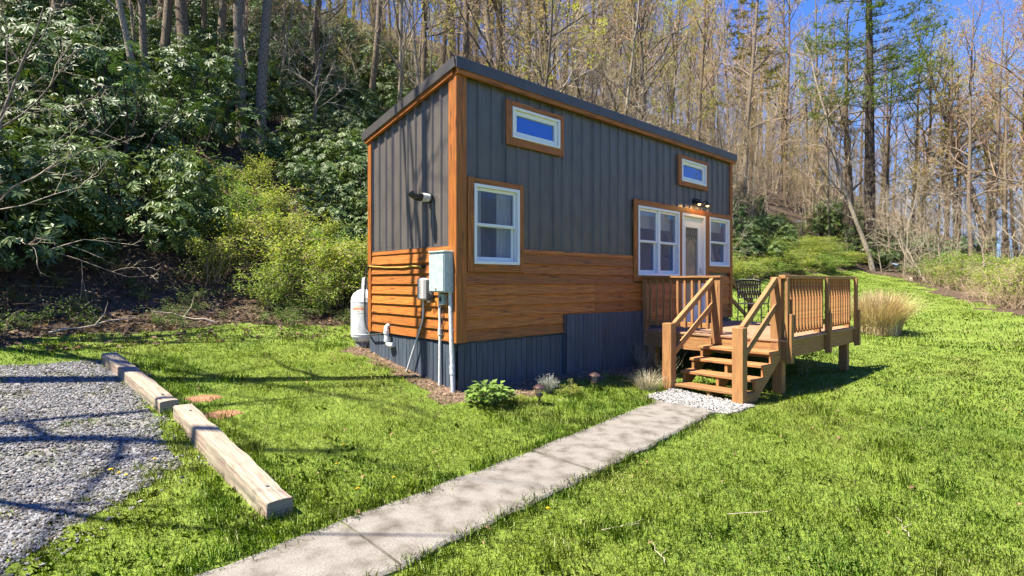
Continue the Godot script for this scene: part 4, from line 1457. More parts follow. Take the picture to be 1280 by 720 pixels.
func build_lawn() -> void:
	var kinds := [tuft(1, 24, 0.19, 0.016, 0.042, 0.0016, 1.0), tuft(2, 24, 0.2, 0.012, 0.034, 0.0017, 1.1), tuft(3, 12, 0.055, 0.05, 0.11, 0.0024, 0.8), tuft(4, 22, 0.22, 0.02, 0.045, 0.005, 1.1), tuft(5, 9, 0.06, 0.02, 0.04, 0.008, 1.3)]
	var places := [[], [], [], [], []]
	var cols := [PackedColorArray(), PackedColorArray(), PackedColorArray(), PackedColorArray(), PackedColorArray()]
	for ring in [[1.0, 5.0, 17000], [5.0, 9.0, 28000], [9.0, 16.0, 15000], [16.0, 44.0, 24000]]:
		for i in ring[2]:
			var d := sqrt(lerpf(ring[0] * ring[0], ring[1] * ring[1], rng.randf()))
			d += rng.randfn() * 0.09 * d
			var a := rng.randf_range(-1.06, 1.06)
			var dir := FWD * cos(a) + SIDE * sin(a)
			var x := CAM.x + dir.x * d
			var z := CAM.z + dir.z * d
			if taken_ground(x, z):
				continue
			var zn := zone(x, z)
			if zn == 1 and (rng.randf() > 0.35 or zone(x + rng.randf_range(-0.5, 0.5), z + rng.randf_range(-0.2, 0.9)) == 1):
				continue
			if zn == 2:
				# grass grows into the thin spots of the gravel and along its edge
				var thin := patch.get_noise_2d(x * 40.0, z * 40.0) > 0.24
				if not thin and (x < drive_edge(z) - 0.12 or rng.randf() < 0.6):
					continue
			if bare_bed(x, z) and rng.randf() > 0.22:
				continue
			if absf(x + 2.96) < 0.1 and z > -0.26 and z < 2.0:
				continue
			# worn clay spots between the timbers and the house
			if Vector2((x + 2.72) * 1.0, (z + 0.75) * 1.3).length() < 0.17 or Vector2(x + 2.68, (z + 0.2) * 1.5).length() < 0.17:
				continue
			var lush := patch.get_noise_2d(x * 18.0 + 90.0, z * 18.0)
			var edge := minf(absf(z - path_left(x)), absf(z - path_right(x))) < 0.09 and x < 2.1
			if x > -3.3 and x < -2.65 and z > -2.6 and z < 2.15 and rng.randf() < 0.5:
				edge = true
			if x > -0.3 and x < 2.1 and z > 0.75 and z < 1.75:
				edge = edge or rng.randf() < 0.45
			var k := 0
			if ring[0] >= 9.0 and rng.randf() < 0.75:
				k = 3
			elif edge and rng.randf() < 0.8:
				k = 2
			elif lush > 0.28 and rng.randf() < 0.3:
				k = 2
			elif x < -2.0 and z > 0.8 and z < 2.6 and rng.randf() < 0.05:
				k = 4
			elif rng.randf() < 0.005:
				k = 4
			else:
				k = rng.randi() % 2
			var s := rng.randf_range(0.75, 1.3) * (1.0 if d < 16.0 else 1.7)
			if zn != 0 or bare_bed(x, z):
				s *= 0.7
			var c := grass_color(x, z)
			if k == 2:
				c = c.lerp(Color(0.13, 0.29, 0.018), 0.4)
			if k == 4:
				c = c.lerp(Color(0.13, 0.27, 0.04), 0.4)
			var lean := Basis.from_euler(Vector3(rng.randf_range(-0.2, 0.2), rng.randf() * TAU, rng.randf_range(-0.2, 0.2)))
			places[k].append(Transform3D(lean.scaled_local(Vector3(s, s * rng.randf_range(0.8, 1.2), s)), on_ground(x, z)))
			cols[k].append(c)
	var words := ["short bright green mown lawn grass", "low fine yellow-green lawn grass between the mown blades", "long dark green grass tufts along the path, timbers and flower bed", "bright green lawn grass stretching away to the trees", "small broad-leaved clover and weeds among the lawn grass"]
	var called := ["lawn_grass", "lawn_grass", "long_grass", "distant_grass", "clover"]
	for k in 5:
		tag(scatter(called[k], kinds[k], M.grass, places[k], cols[k]), words[k], "clover" if k == 4 else "grass")
	# worn clay spots: low uneven mounds of bare soil
	for q in [[-2.72, -0.75, 0.15, "reddish bare clay spot in the lawn beside the farther timber"], [-2.68, -0.2, 0.15, "reddish bare clay spot in the lawn where the two timbers meet"]]:
		var mb := MB.new()
		var c := on_ground(q[0], q[1], 0.012)
		for j in 18:
			var a := TAU * j / 18.0
			var b := TAU * (j + 1) / 18.0
			var ra: float = q[2] * (1.0 + bump.get_noise_2d(cos(a) * 60.0 + q[1] * 99.0, sin(a) * 60.0) * 0.5)
			var rb: float = q[2] * (1.0 + bump.get_noise_2d(cos(b) * 60.0 + q[1] * 99.0, sin(b) * 60.0) * 0.5)
			mb.tri(c, on_ground(c.x + cos(a) * ra * 1.2, c.z + sin(a) * ra * 0.8, 0.003), on_ground(c.x + cos(b) * rb * 1.2, c.z + sin(b) * rb * 0.8, 0.003), Vector3.UP)
		tag(obj("clay_patch", mb.done(), M.red_clay), q[3], "bare soil", "bare clay spots in the lawn")
	# dry leaves blown onto the lawn
	var dl := MB.new()
	leaf_shape(dl, Vector3(-0.5, 0, 0), Vector3.RIGHT, Vector3.UP, 1.0, 0.3, 0.5)
	var spots := []
	var tones := PackedColorArray()
	while spots.size() < 130:
		var x := rng.randf_range(-3.4, 8.0)
		var z := rng.randf_range(-3.6, 6.0)
		if zone(x, z) != 0 or taken_ground(x, z):
			continue
		var sz := rng.randf_range(0.025, 0.055)
		spots.append(Transform3D(Basis.from_euler(Vector3(rng.randf_range(-0.6, 0.6), rng.randf() * TAU, rng.randf_range(-0.6, 0.6))).scaled_local(Vector3.ONE * sz), on_ground(x, z, 0.03)))
		var kk := rng.randf_range(0.6, 1.2)
		tones.append(Color(0.36 * kk, 0.22 * kk, 0.12 * kk))
	tag(scatter("dry_leaves", dl.done(), M.dry, spots, tones), "small dry brown leaves scattered over the lawn", "leaves")
	# dandelions
	var proto: Node3D = null
	for q in [[-2.06, 1.11], [-2.08, 1.99], [-1.59, 3.1], [6.33, 4.51], [4.4, 4.25], [-3.62, 0.86], [-3.66, 0.8], [-3.38, 0.72], [-3.58, 0.9], [-2.4, 2.05], [5.1, 4.9], [7.4, 3.6], [-2.3, 1.5]]:
		if proto == null:
			proto = thing("dandelion", "small yellow dandelion flower in the grass", "flower", on_ground(q[0], q[1]), 0.0, "dandelions in the lawn")
			obj("stem", pipe([Vector3(0, -0.01, 0), Vector3(0.005, 0.03, 0), Vector3(0.0, 0.06, 0.004)], 0.0018, 5), M.stem_green, proto)
			var mb := MB.new()
			for ringi in 3:
				for j in 12:
					var a := TAU * (j + ringi * 0.33) / 12.0
					var dirv := Vector3(cos(a), 0.25 + ringi * 0.6, sin(a)).normalized()
					var w := Vector3(-sin(a), 0, cos(a)) * 0.004
					var o := Vector3(0, 0.06, 0.004)
					mb.tri(o - w * 0.5, o + w, o + dirv * (0.02 - ringi * 0.004), (Vector3.UP + dirv * 0.2).normalized())
			obj("petals", mb.done(), M.petal_yellow, proto)
		else:
			copy(proto, "dandelion", on_ground(q[0], q[1]), Vector3(0, rng.randf() * TAU, rng.randf_range(-0.2, 0.2)), rng.randf_range(0.8, 1.25), "small yellow dandelion flower in the grass", "dandelions in the lawn")
	# fallen twigs
	for q in [[-1.31, 3.51, 0.34, 0.2], [-1.45, 3.85, 0.26, -0.9], [-0.45, 3.95, 0.36, 0.5], [0.1, 4.7, 0.3, -0.4]]:
		var mb := MB.new()
		var p := PackedVector3Array()
		var r := PackedFloat32Array()
		for j in 6:
			var t := j / 5.0 - 0.5
			var x: float = q[0] + cos(q[3]) * q[2] * t
			var z: float = q[1] + sin(q[3]) * q[2] * t + sin(j * 2.1 + q[0]) * 0.012
			p.append(on_ground(x, z, 0.028 + sin(j * 1.7) * 0.006))
			r.append(0.0026 * (1.2 - j / 6.0))
		mb.tube(p, r, 5, true)
		mb.tube(PackedVector3Array([p[2], p[2].lerp(p[4], 0.6) + Vector3(0.03, 0.01, 0.05)]), PackedFloat32Array([0.002, 0.001]), 4)
		tag(obj("fallen_twig", mb.done(), M.twig_pale), "thin pale fallen twig lying in the lawn", "twig", "fallen twigs in the lawn")


func leaf_shape(mb: MB, base: Vector3, dir: Vector3, up: Vector3, len: float, wide: float, fold := 0.25) -> void:
	# a pointed leaf folded along its midrib: four triangles
	var side := dir.cross(up).normalized()
	var nn := side.cross(dir).normalized()
	var c := base + dir * len * 0.5 - nn * len * 0.02
	var l := c + side * wide + nn * wide * fold
	var r := c - side * wide + nn * wide * fold
	var tip := base + dir * len - nn * len * 0.12
	var nl := (nn - side * fold * 1.2).normalized()
	var nr := (nn + side * fold * 1.2).normalized()
	var k := mb.v.size()
	for p in [base, l, c, tip]:
		mb.v.append(p); mb.n.append(nl); mb.uv.append(Vector2.ZERO); mb.c.append(mb.col)
	for p in [base, c, r, tip]:
		mb.v.append(p); mb.n.append(nr); mb.uv.append(Vector2.ZERO); mb.c.append(mb.col)
	for t in [0, 2, 1, 1, 2, 3, 4, 6, 5, 5, 6, 7]:
		mb.ix.append(k + t)


func make_rhododendron(sd: int, whorls: int, flat: float, tint: Color) -> Array:
	var r := RandomNumberGenerator.new()
	r.seed = sd
	var st := MB.new()
	var lf := MB.new()
	var stems := []
	for i in 9:
		var a := TAU * i / 9.0 + r.randf()
		var reach := r.randf_range(0.3, 0.85)
		var p := PackedVector3Array()
		var q := PackedFloat32Array()
		for j in 6:
			var t := j / 5.0
			p.append(Vector3(cos(a + t * 0.6) * reach * t, t * r.randf_range(0.85, 1.15) * (1.0 - 0.3 * reach) * flat * 1.4 - 0.1, sin(a + t * 0.6) * reach * t))
			q.append(0.022 * (1.0 - t * 0.75))
		st.tube(p, q, 5)
		stems.append(p)
	var lobes := []
	for i in 9:
		var a := r.randf() * TAU
		lobes.append([Vector3(cos(a) * r.randf_range(0.1, 0.75), r.randf_range(0.35, 1.15) * flat, sin(a) * r.randf_range(0.1, 0.75)), r.randf_range(0.32, 0.52)])
	for i in 8:
		var a := TAU * i / 8.0 + r.randf() * 0.5
		lobes.append([Vector3(cos(a) * 0.75, r.randf_range(0.12, 0.35), sin(a) * 0.75), r.randf_range(0.25, 0.38)])
	for i in whorls:
		var lb: Array = lobes[r.randi() % lobes.size()]
		var d := Vector3(r.randfn(), r.randfn() * 0.8 + 0.25, r.randfn()).normalized()
		var c: Vector3 = lb[0] + d * lb[1] * pow(r.randf(), 0.35)
		if c.y < 0.02:
			c.y = r.randf() * 0.2
		if i % 2 == 0 and stems[i % 9][4].distance_to(c) < 0.4:
			st.tube(PackedVector3Array([stems[i % 9][4], (stems[i % 9][4] + c) / 2 + Vector3(0, -0.03, 0), c]), PackedFloat32Array([0.007, 0.005, 0.003]), 3)
		var axis := (d + Vector3.UP * 0.7).normalized()
		var s1 := axis.cross(Vector3(0.3, 0.2, 0.9)).normalized()
		var s2 := s1.cross(axis)
		var n := r.randi_range(6, 9)
		var droop := r.randf_range(-0.9, 0.2)
		var tone := r.randf_range(0.65, 1.25)
		for j in n:
			var a := TAU * j / n + r.randf() * 0.4
			var o := s1 * cos(a) + s2 * sin(a)
			var dir := (o + axis * droop).normalized()
			var k := tone * r.randf_range(0.85, 1.15)
			lf.col = Color(tint.r * k, tint.g * k, tint.b * k)
			if r.randf() < 0.06:
				lf.col = Color(0.14 * k, 0.16 * k, 0.03)
			leaf_shape(lf, c + dir * 0.008, dir, axis, r.randf_range(0.065, 0.1), r.randf_range(0.012, 0.017), 0.2)
	return [st.done(), lf.done()]


func make_shrub(sd: int, leaves: int, canes: int, tint: Color, leaf_len: float) -> Array:
	# arching canes set with small leaves
	var r := RandomNumberGenerator.new()
	r.seed = sd
	var st := MB.new()
	var lf := MB.new()
	var line := []
	for i in canes:
		var a := r.randf() * TAU
		var reach := r.randf_range(0.3, 1.25)
		var h := r.randf_range(0.25, 1.15)
		var p := PackedVector3Array()
		var q := PackedFloat32Array()
		for j in 7:
			var t := j / 6.0
			p.append(Vector3(cos(a) * reach * t * t, h * sin(t * 2.0) / 0.95 * (1.0 if t < 0.8 else 0.97), sin(a) * reach * t * t) + Vector3(cos(a * 7.0) * 0.15, 0, sin(a * 5.0) * 0.15) + Vector3(r.randfn(), r.randfn(), r.randfn()) * 0.02)
			q.append(0.008 * (1.0 - t * 0.8))
		st.tube(p, q, 4)
		line.append(p)
	for i in leaves:
		var p: PackedVector3Array = line[r.randi() % line.size()]
		var t := 0.35 + pow(r.randf(), 0.75) * 5.6
		var j := mini(int(t), 5)
		var c := p[j].lerp(p[j + 1], t - j) + Vector3(r.randfn(), r.randfn(), r.randfn()) * 0.07
		if c.y < 0.02:
			continue
		var d := Vector3(r.randfn(), r.randfn() * 0.6 + 0.1, r.randfn()).normalized()
		var k := r.randf_range(0.6, 1.35)
		lf.col = Color(tint.r * k * r.randf_range(0.85, 1.2), tint.g * k, tint.b * k)
		leaf_shape(lf, c, d, (Vector3.UP + Vector3(r.randfn(), 0, r.randfn()) * 0.5).normalized(), leaf_len * r.randf_range(0.7, 1.3), leaf_len * 0.28, 0.2)
	return [st.done(), lf.done()]


func make_brush(sd: int, canes: int) -> ArrayMesh:
	var r := RandomNumberGenerator.new()
	r.seed = sd
	var st := MB.new()
	for i in canes:
		var a := r.randf() * TAU
		var b := a + r.randfn() * 0.8
		var o := Vector3(r.randfn() * 0.35, 0, r.randfn() * 0.35)
		var h := r.randf_range(0.15, 0.9)
		var reach := r.randf_range(0.3, 1.0)
		var p := PackedVector3Array()
		var q := PackedFloat32Array()
		for j in 6:
			var t := j / 5.0
			p.append(o + Vector3(lerpf(cos(a), cos(b), t) * reach * t, h * sin(t * r.randf_range(2.0, 2.8)), lerpf(sin(a), sin(b), t) * reach * t) + Vector3(r.randfn(), r.randfn(), r.randfn()) * 0.012)
			q.append(0.006 * (1.0 - t * 0.75) * r.randf_range(0.5, 1.2))
		st.tube(p, q, 3)
	return st.done()


# ---------- trees ----------
class Grower:
	var wood := MB.new()
	var twig := MB.new()
	var bud := MB.new()
	var r := RandomNumberGenerator.new()
	var P := {}

	func branch(at: Vector3, dir: Vector3, len: float, rad: float, level: int) -> void:
		var n: int = [12, 7, 5, 4, 3][level]
		var p := PackedVector3Array([at])
		var q := PackedFloat32Array([rad * (1.25 if level == 0 else 1.0)])
		var d := dir
		var lift: float = P.lift[level]
		var gnarl: float = P.gnarl[level]
		for i in n:
			d = (d + Vector3(r.randfn(), r.randfn(), r.randfn()) * gnarl + Vector3.UP * lift).normalized()
			p.append(p[i] + d * len / n)
			var t := float(i + 1) / n
			q.append(rad * maxf(0.12, pow(1.0 - t, 0.75) * (1.0 - 0.15 * t)) if level > 0 else rad * lerpf(1.0, 0.16, pow(t, 1.15)))
		(wood if level < 2 else twig).tube(p, q, [8, 5, 4, 3, 3][level])
		if level >= 4 or (level == 3 and P.fine == 0):
			if P.buds > 0.0 and r.randf() < P.buds:
				for k in P.get("bud_n", 2):
					var c := p[n].lerp(p[n - 1], r.randf()) + Vector3(r.randfn(), r.randfn(), r.randfn()) * 0.06
					var o := Vector3(r.randfn(), r.randfn(), r.randfn()).normalized()
					var s := o.cross(Vector3(0.2, 0.9, 0.4)).normalized()
					var z: float = P.bud_size * r.randf_range(0.6, 1.3)
					var kk := r.randf_range(0.7, 1.3)
					bud.col = Color(P.bud.r * kk, P.bud.g * kk, P.bud.b * kk)
					bud.quad(c, c + (o + s) * z * 0.5, c + o * z * 1.3, c + (o - s) * z * 0.5)
			return
		var kids: int = P.kids[level]
		var from: float = P.from[level]
		for k in kids:
			var t := from + (1.0 - from) * (k + r.randf()) / kids
			var f := t * n
			var i := mini(int(f), n - 1)
			var c := p[i].lerp(p[i + 1], f - i)
			var along := (p[i + 1] - p[i]).normalized()
			var a := r.randf() * TAU if level == 0 else (k * 2.4 + r.randf())
			var s1 := along.cross(Vector3(0.37, 0.11, 0.92)).normalized()
			var s2 := s1.cross(along)
			var ang: float = P.angle[level] * r.randf_range(0.7, 1.25)
			if level == 0:
				ang *= lerpf(1.15, 0.55, t)
			var nd := (along * cos(ang) + (s1 * cos(a) + s2 * sin(a)) * sin(ang)).normalized()
			var room := 1.0 - t if level > 0 else (1.0 - t) * 0.75 + 0.12
			var nl: float = len * P.ratio[level] * (0.35 + 0.9 * room) * r.randf_range(0.7, 1.25)
			var nr := minf(q[i] * 0.62, rad * [0.36, 0.5, 0.55, 0.6][level])
			branch(c, nd, nl, maxf(nr, 0.0035), level + 1)


func make_tree(sd: int, P: Dictionary) -> Array:
	var g := Grower.new()
	g.r.seed = sd
	g.P = P
	g.branch(Vector3(0, -0.4, 0), P.lean, P.height, P.radius, 0)
	return [g.wood.done(), g.twig.done(), g.bud.done() if g.bud.v.size() else null]


func tree_params(height: float, radius: float, from: float, limbs: int, over := {}) -> Dictionary:
	var d := {"height": height, "radius": radius, "lean": Vector3(0, 1, 0), "lift": [0.015, 0.07, 0.05, 0.03, 0.0], "gnarl": [0.025, 0.11, 0.15, 0.16, 0.2], "kids": [limbs, 7, 7, 2], "from": [from, 0.2, 0.15, 0.3], "angle": [0.95, 0.75, 0.7, 0.6], "ratio": [0.27, 0.42, 0.45, 0.5], "fine": 1, "buds": 0.0, "bud": Color(0.3, 0.3, 0.05), "bud_size": 0.05}
	d.merge(over, true)
	return d


func tree_proto(called: String, sd: int, P: Dictionary, bark: String, twig: String, label: String, group: String) -> Node3D:
	var m := make_tree(sd, P)
	var o := Node3D.new()
	o.name = called
	obj("trunk", m[0], M[bark], o)
	obj("crown", m[1], M[twig], o)
	if m[2]:
		obj("buds", m[2], M.leaf_soft, o).set_meta("kind", "stuff")
	tag(o, label, "tree", group)
	return o


func make_pine(sd: int, height: float, from: float, reach: float, lush: int, tint: Color) -> Array:
	var r := RandomNumberGenerator.new()
	r.seed = sd
	var w := MB.new()
	var f := MB.new()
	var p := PackedVector3Array()
	var q := PackedFloat32Array()
	for i in 12:
		var t := i / 11.0
		p.append(Vector3(sin(t * 3.0) * 0.15, height * t - 0.3, cos(t * 2.0) * 0.12))
		q.append(height * 0.0125 * (1.0 - t * 0.92))
	w.tube(p, q, 9)
	var tiers := int(height * (1.0 - from) / 0.62)
	for k in tiers:
		var t := from + (1.0 - from) * (k + 0.5) / tiers
		var y := height * t - 0.3
		var core := p[int(t * 11.0)]
		var n := r.randi_range(3, 6)
		for j in n:
			if r.randf() < 0.25:
				continue
			var a := TAU * j / n + r.randf() * 0.8 + k
			var len := reach * (0.25 + 0.9 * pow(1.0 - t, 0.7)) * r.randf_range(0.55, 1.2)
			var dir := Vector3(cos(a), 0, sin(a))
			var bp := PackedVector3Array()
			var bq := PackedFloat32Array()
			for s in 5:
				var u := s / 4.0
				bp.append(Vector3(core.x, y, core.z) + dir * len * u + Vector3.UP * (len * (0.1 * u + 0.12 * u * u) - 0.05 * len * u))
				bq.append(0.035 * (1.0 - u * 0.8))
			w.tube(bp, bq, 4)
			var tufts := int(9 + len * lush)
			for s in tufts:
				var u := 0.3 + 0.72 * sqrt(r.randf())
				var c := bp[mini(int(u * 4.0), 3)].lerp(bp[mini(int(u * 4.0) + 1, 4)], minf(u * 4.0 - mini(int(u * 4.0), 3), 1.15))
				var side := dir.cross(Vector3.UP)
				c += side * r.randfn() * len * 0.14 + Vector3.UP * r.randfn() * 0.06 * len * 0.4
				var tone := r.randf_range(0.6, 1.3)
				for b in 11:
					var o := Vector3(r.randfn(), r.randfn() * 0.6 + 0.25, r.randfn()).normalized()
					var sd2 := o.cross(Vector3(0.3, 0.8, 0.5)).normalized() * 0.02
					f.col = tint * tone
					f.tri(c - sd2, c + sd2, c + o * r.randf_range(0.16, 0.32), (o * 0.4 + Vector3.UP * 0.8).normalized())
	return [w.done(), f.done()]


func plant(called: String, meshes: Array, mats: Array, names: Array, label: String, category: String, group := "") -> Node3D:
	var o := Node3D.new()
	o.name = called
	for i in meshes.size():
		obj(names[i], meshes[i], M[mats[i]], o)
	tag(o, label, category, group)
	return o


func blades(sd: int, n: int, spread: float, lo: float, hi: float, wide: float, lean: float, tones: Array) -> ArrayMesh:
	# a tuft of long arching blades
	var r := RandomNumberGenerator.new()
	r.seed = sd
	var mb := MB.new()
	for i in n:
		var a := r.randf() * TAU
		var q := sqrt(r.randf()) * spread
		var out := Vector3(cos(a + r.randfn() * 0.5), 0, sin(a + r.randfn() * 0.5))
		var base := Vector3(cos(a) * q, -0.02, sin(a) * q)
		var h := r.randf_range(lo, hi)
		var l := lean * r.randf_range(0.2, 1.4) * (0.4 + q / spread)
		var side := out.cross(Vector3.UP) * wide
		mb.col = tones[r.randi() % tones.size()] * r.randf_range(0.8, 1.2)
		var prev := base
		var m := 4
		for j in m:
			var t := float(j + 1) / m
			var p := base + Vector3.UP * h * (t - 0.35 * l * t * t) + out * h * l * t * t + Vector3(r.randfn(), 0, r.randfn()) * 0.008
			var w0 := 1.0 - float(j) / m * 0.7
			var w1 := 1.0 - t * 0.85
			mb.quad(prev - side * w0, prev + side * w0, p + side * w1, p - side * w1)
			prev = p
	return mb.done()


func build_bed_plants() -> void:
	var r := RandomNumberGenerator.new()
	r.seed = 404
	# broad-leaved plant
	var lf := MB.new()
	var st := MB.new()
	for i in 190:
		var a := r.randf() * TAU
		var q := sqrt(r.randf()) * 0.22
		var c := Vector3(cos(a) * q, 0.02 + 0.2 * sqrt(maxf(0.0, 1.0 - q * q / 0.055)) * r.randf_range(0.5, 1.1), sin(a) * q)
		var d := Vector3(cos(a + r.randfn() * 0.5), r.randf_range(-0.5, 0.6), sin(a + r.randfn() * 0.5)).normalized()
		var k := r.randf_range(0.7, 1.25)
		lf.col = Color(0.22 * k, 0.34 * k, 0.07 * k)
		leaf_shape(lf, c, d, Vector3.UP, r.randf_range(0.06, 0.1), r.randf_range(0.024, 0.038), 0.3)
		st.tube(PackedVector3Array([Vector3(c.x * 0.3, 0, c.z * 0.3), c]), PackedFloat32Array([0.003, 0.002]), 4)
	var p := plant("leafy_plant", [st.done(), lf.done()], ["stem_green", "leaf_soft"], ["stems", "leaves"], "bushy broad-leaved light green plant by the house corner", "plant")
	add_child(p)
	p.name = numbered("leafy_plant")
	p.position = on_ground(0.06, 0.58)
	p.scale = Vector3(1.2, 1.2, 1.2)
	# silver plant
	var sv := MB.new()
	for i in 130:
		var a := r.randf() * TAU
		var q := sqrt(r.randf())
		var tip := Vector3(cos(a) * q * 0.17, r.randf_range(0.13, 0.27) * (1.1 - q * 0.4), sin(a) * q * 0.17)
		var o := tip * Vector3(0.25, 0, 0.25)
		sv.col = Color(0.36, 0.37, 0.32) * r.randf_range(0.75, 1.15)
		sv.tube(PackedVector3Array([o, o.lerp(tip, 0.5) + Vector3.UP * 0.03, tip]), PackedFloat32Array([0.003, 0.0025, 0.0015]), 3)
		for j in 5:
			var c := o.lerp(tip, 0.35 + j * 0.15) + Vector3.UP * 0.015
			leaf_shape(sv, c, Vector3(r.randfn(), 0.7, r.randfn()).normalized(), Vector3.UP + Vector3(0.1, 0, 0), 0.03, 0.004, 0.2)
	var s := plant("silver_plant", [sv.done()], ["dry"], ["foliage"], "small silver-grey lavender-like plant in front of the dark skirting", "plant")
	add_child(s)
	s.position = on_ground(1.1, 0.57)
	# yellow-green ground plants
	var yg := make_shrub(91, 900, 16, Color(0.27, 0.31, 0.045), 0.085)
	for q in [[1.25, 0.84, 0.28, "low yellow-green leafy clump between the two garden lights"], [0.42, 0.72, 0.2, "low yellowish weeds beside the broad-leaved plant"]]:
		var y := plant("ground_plant", yg, ["twig_pale", "leaf_soft"], ["stems", "leaves"], q[3], "plant", "low yellow-green plants in the flower bed")
		add_child(y)
		y.name = numbered("ground_plant")
		y.position = on_ground(q[0], q[1])
		y.scale = Vector3(q[2] * 1.1, q[2] * 0.6, q[2] * 0.8)
	# dry tuft at the steps
	var dg := plant("dry_grass_tuft", [blades(55, 420, 0.16, 0.15, 0.36, 0.0035, 0.8, [Color(0.42, 0.35, 0.24), Color(0.3, 0.25, 0.17), Color(0.26, 0.3, 0.15), Color(0.5, 0.45, 0.34)])], ["dry"], ["blades"], "pale dried grass tuft beside the lower step post", "plant")
	add_child(dg)
	dg.position = on_ground(2.62, 1.12)
	# wiry shrub at the end of the skirting
	var ws := MB.new()
	var wl := MB.new()
	for i in 46:
		var a := r.randf() * TAU
		var q := PackedVector3Array()
		var qr := PackedFloat32Array()
		var reach := r.randf_range(0.05, 0.5)
		var hgt := r.randf_range(0.3, 0.75)
		for j in 5:
			var t := j / 4.0
			q.append(Vector3(cos(a) * reach * t, hgt * t, sin(a) * reach * 0.6 * t) + Vector3(r.randfn(), r.randfn(), r.randfn()) * 0.015)
			qr.append(0.0035 * (1.1 - t))
		ws.tube(q, qr, 3)
		for j in 7:
			wl.col = Color(0.07, 0.1, 0.05) * r.randf_range(0.7, 1.5)
			leaf_shape(wl, q[r.randi_range(1, 4)] + Vector3(r.randfn(), r.randfn(), r.randfn()) * 0.03, Vector3(r.randfn(), r.randfn(), r.randfn()).normalized(), Vector3.UP, 0.03, 0.006)
	var w := plant("wiry_shrub", [ws.done(), wl.done()], ["twig_grey", "leaf_soft"], ["stems", "leaves"], "thin wiry shrub against the end of the tall dark skirting", "shrub")
	add_child(w)
	w.position = on_ground(3.68, 0.33)
	w = plant("wiry_shrub", [ws.done(), wl.done()], ["twig_grey", "leaf_soft"], ["stems", "leaves"], "thin wiry shrub in the shade under the deck, behind the step post", "shrub")
	add_child(w)
	w.name = numbered("wiry_shrub")
	w.position = on_ground(3.35, 0.95)
	w.rotation.y = 1.3
	w.scale = Vector3.ONE * 0.8
	# weeds below the deck
	var wd := make_shrub(93, 420, 10, Color(0.22, 0.33, 0.045), 0.09)
	for q in [[5.2, 2.0, 0.35], [6.1, 2.05, 0.4], [5.7, 1.7, 0.4], [6.7, 1.9, 0.35], [3.5, 1.55, 0.25]]:
		var y := plant("shade_weed", wd, ["twig_tan", "leaf_soft"], ["stems", "leaves"], "dark green weeds growing in the shade under the deck", "plant", "weeds under the deck")
		add_child(y)
		y.name = numbered("shade_weed")
		y.position = on_ground(q[0], q[1])
		y.scale = Vector3.ONE * q[2]
		y.rotation.y = q[0] * 9.0
	# mulch chips and dry leaves in the beds
	var chip := MB.new()
	leaf_shape(chip, Vector3(-0.5, 0, 0), Vector3.RIGHT, Vector3.UP, 1.0, 0.28, 0.3)
	var places := []
	var cols := PackedColorArray()
	for i in 9000:
		var x := rng.randf_range(-0.9, 4.2)
		var z := rng.randf_range(-2.8, 0.8)
		if not bare_bed(x, z) and rng.randf() > 0.05:
			continue
		if x > 0.0 and z < 0.08:
			continue
		var sz := rng.randf_range(0.02, 0.055)
		places.append(Transform3D(Basis.from_euler(Vector3(rng.randf_range(-0.5, 0.5), rng.randf() * TAU, rng.randf_range(-0.6, 0.6))).scaled_local(Vector3(sz, sz, sz * rng.randf_range(0.6, 1.4))), on_ground(x, z, 0.008 + rng.randf() * 0.015)))
		var k := rng.randf_range(0.4, 1.3)
		cols.append(Color(0.3 * k, 0.2 * k, 0.13 * k))
	tag(scatter("mulch_chips", chip.done(), M.dry, places, cols), "brown bark chips and dry leaves along the foot of the house", "mulch")


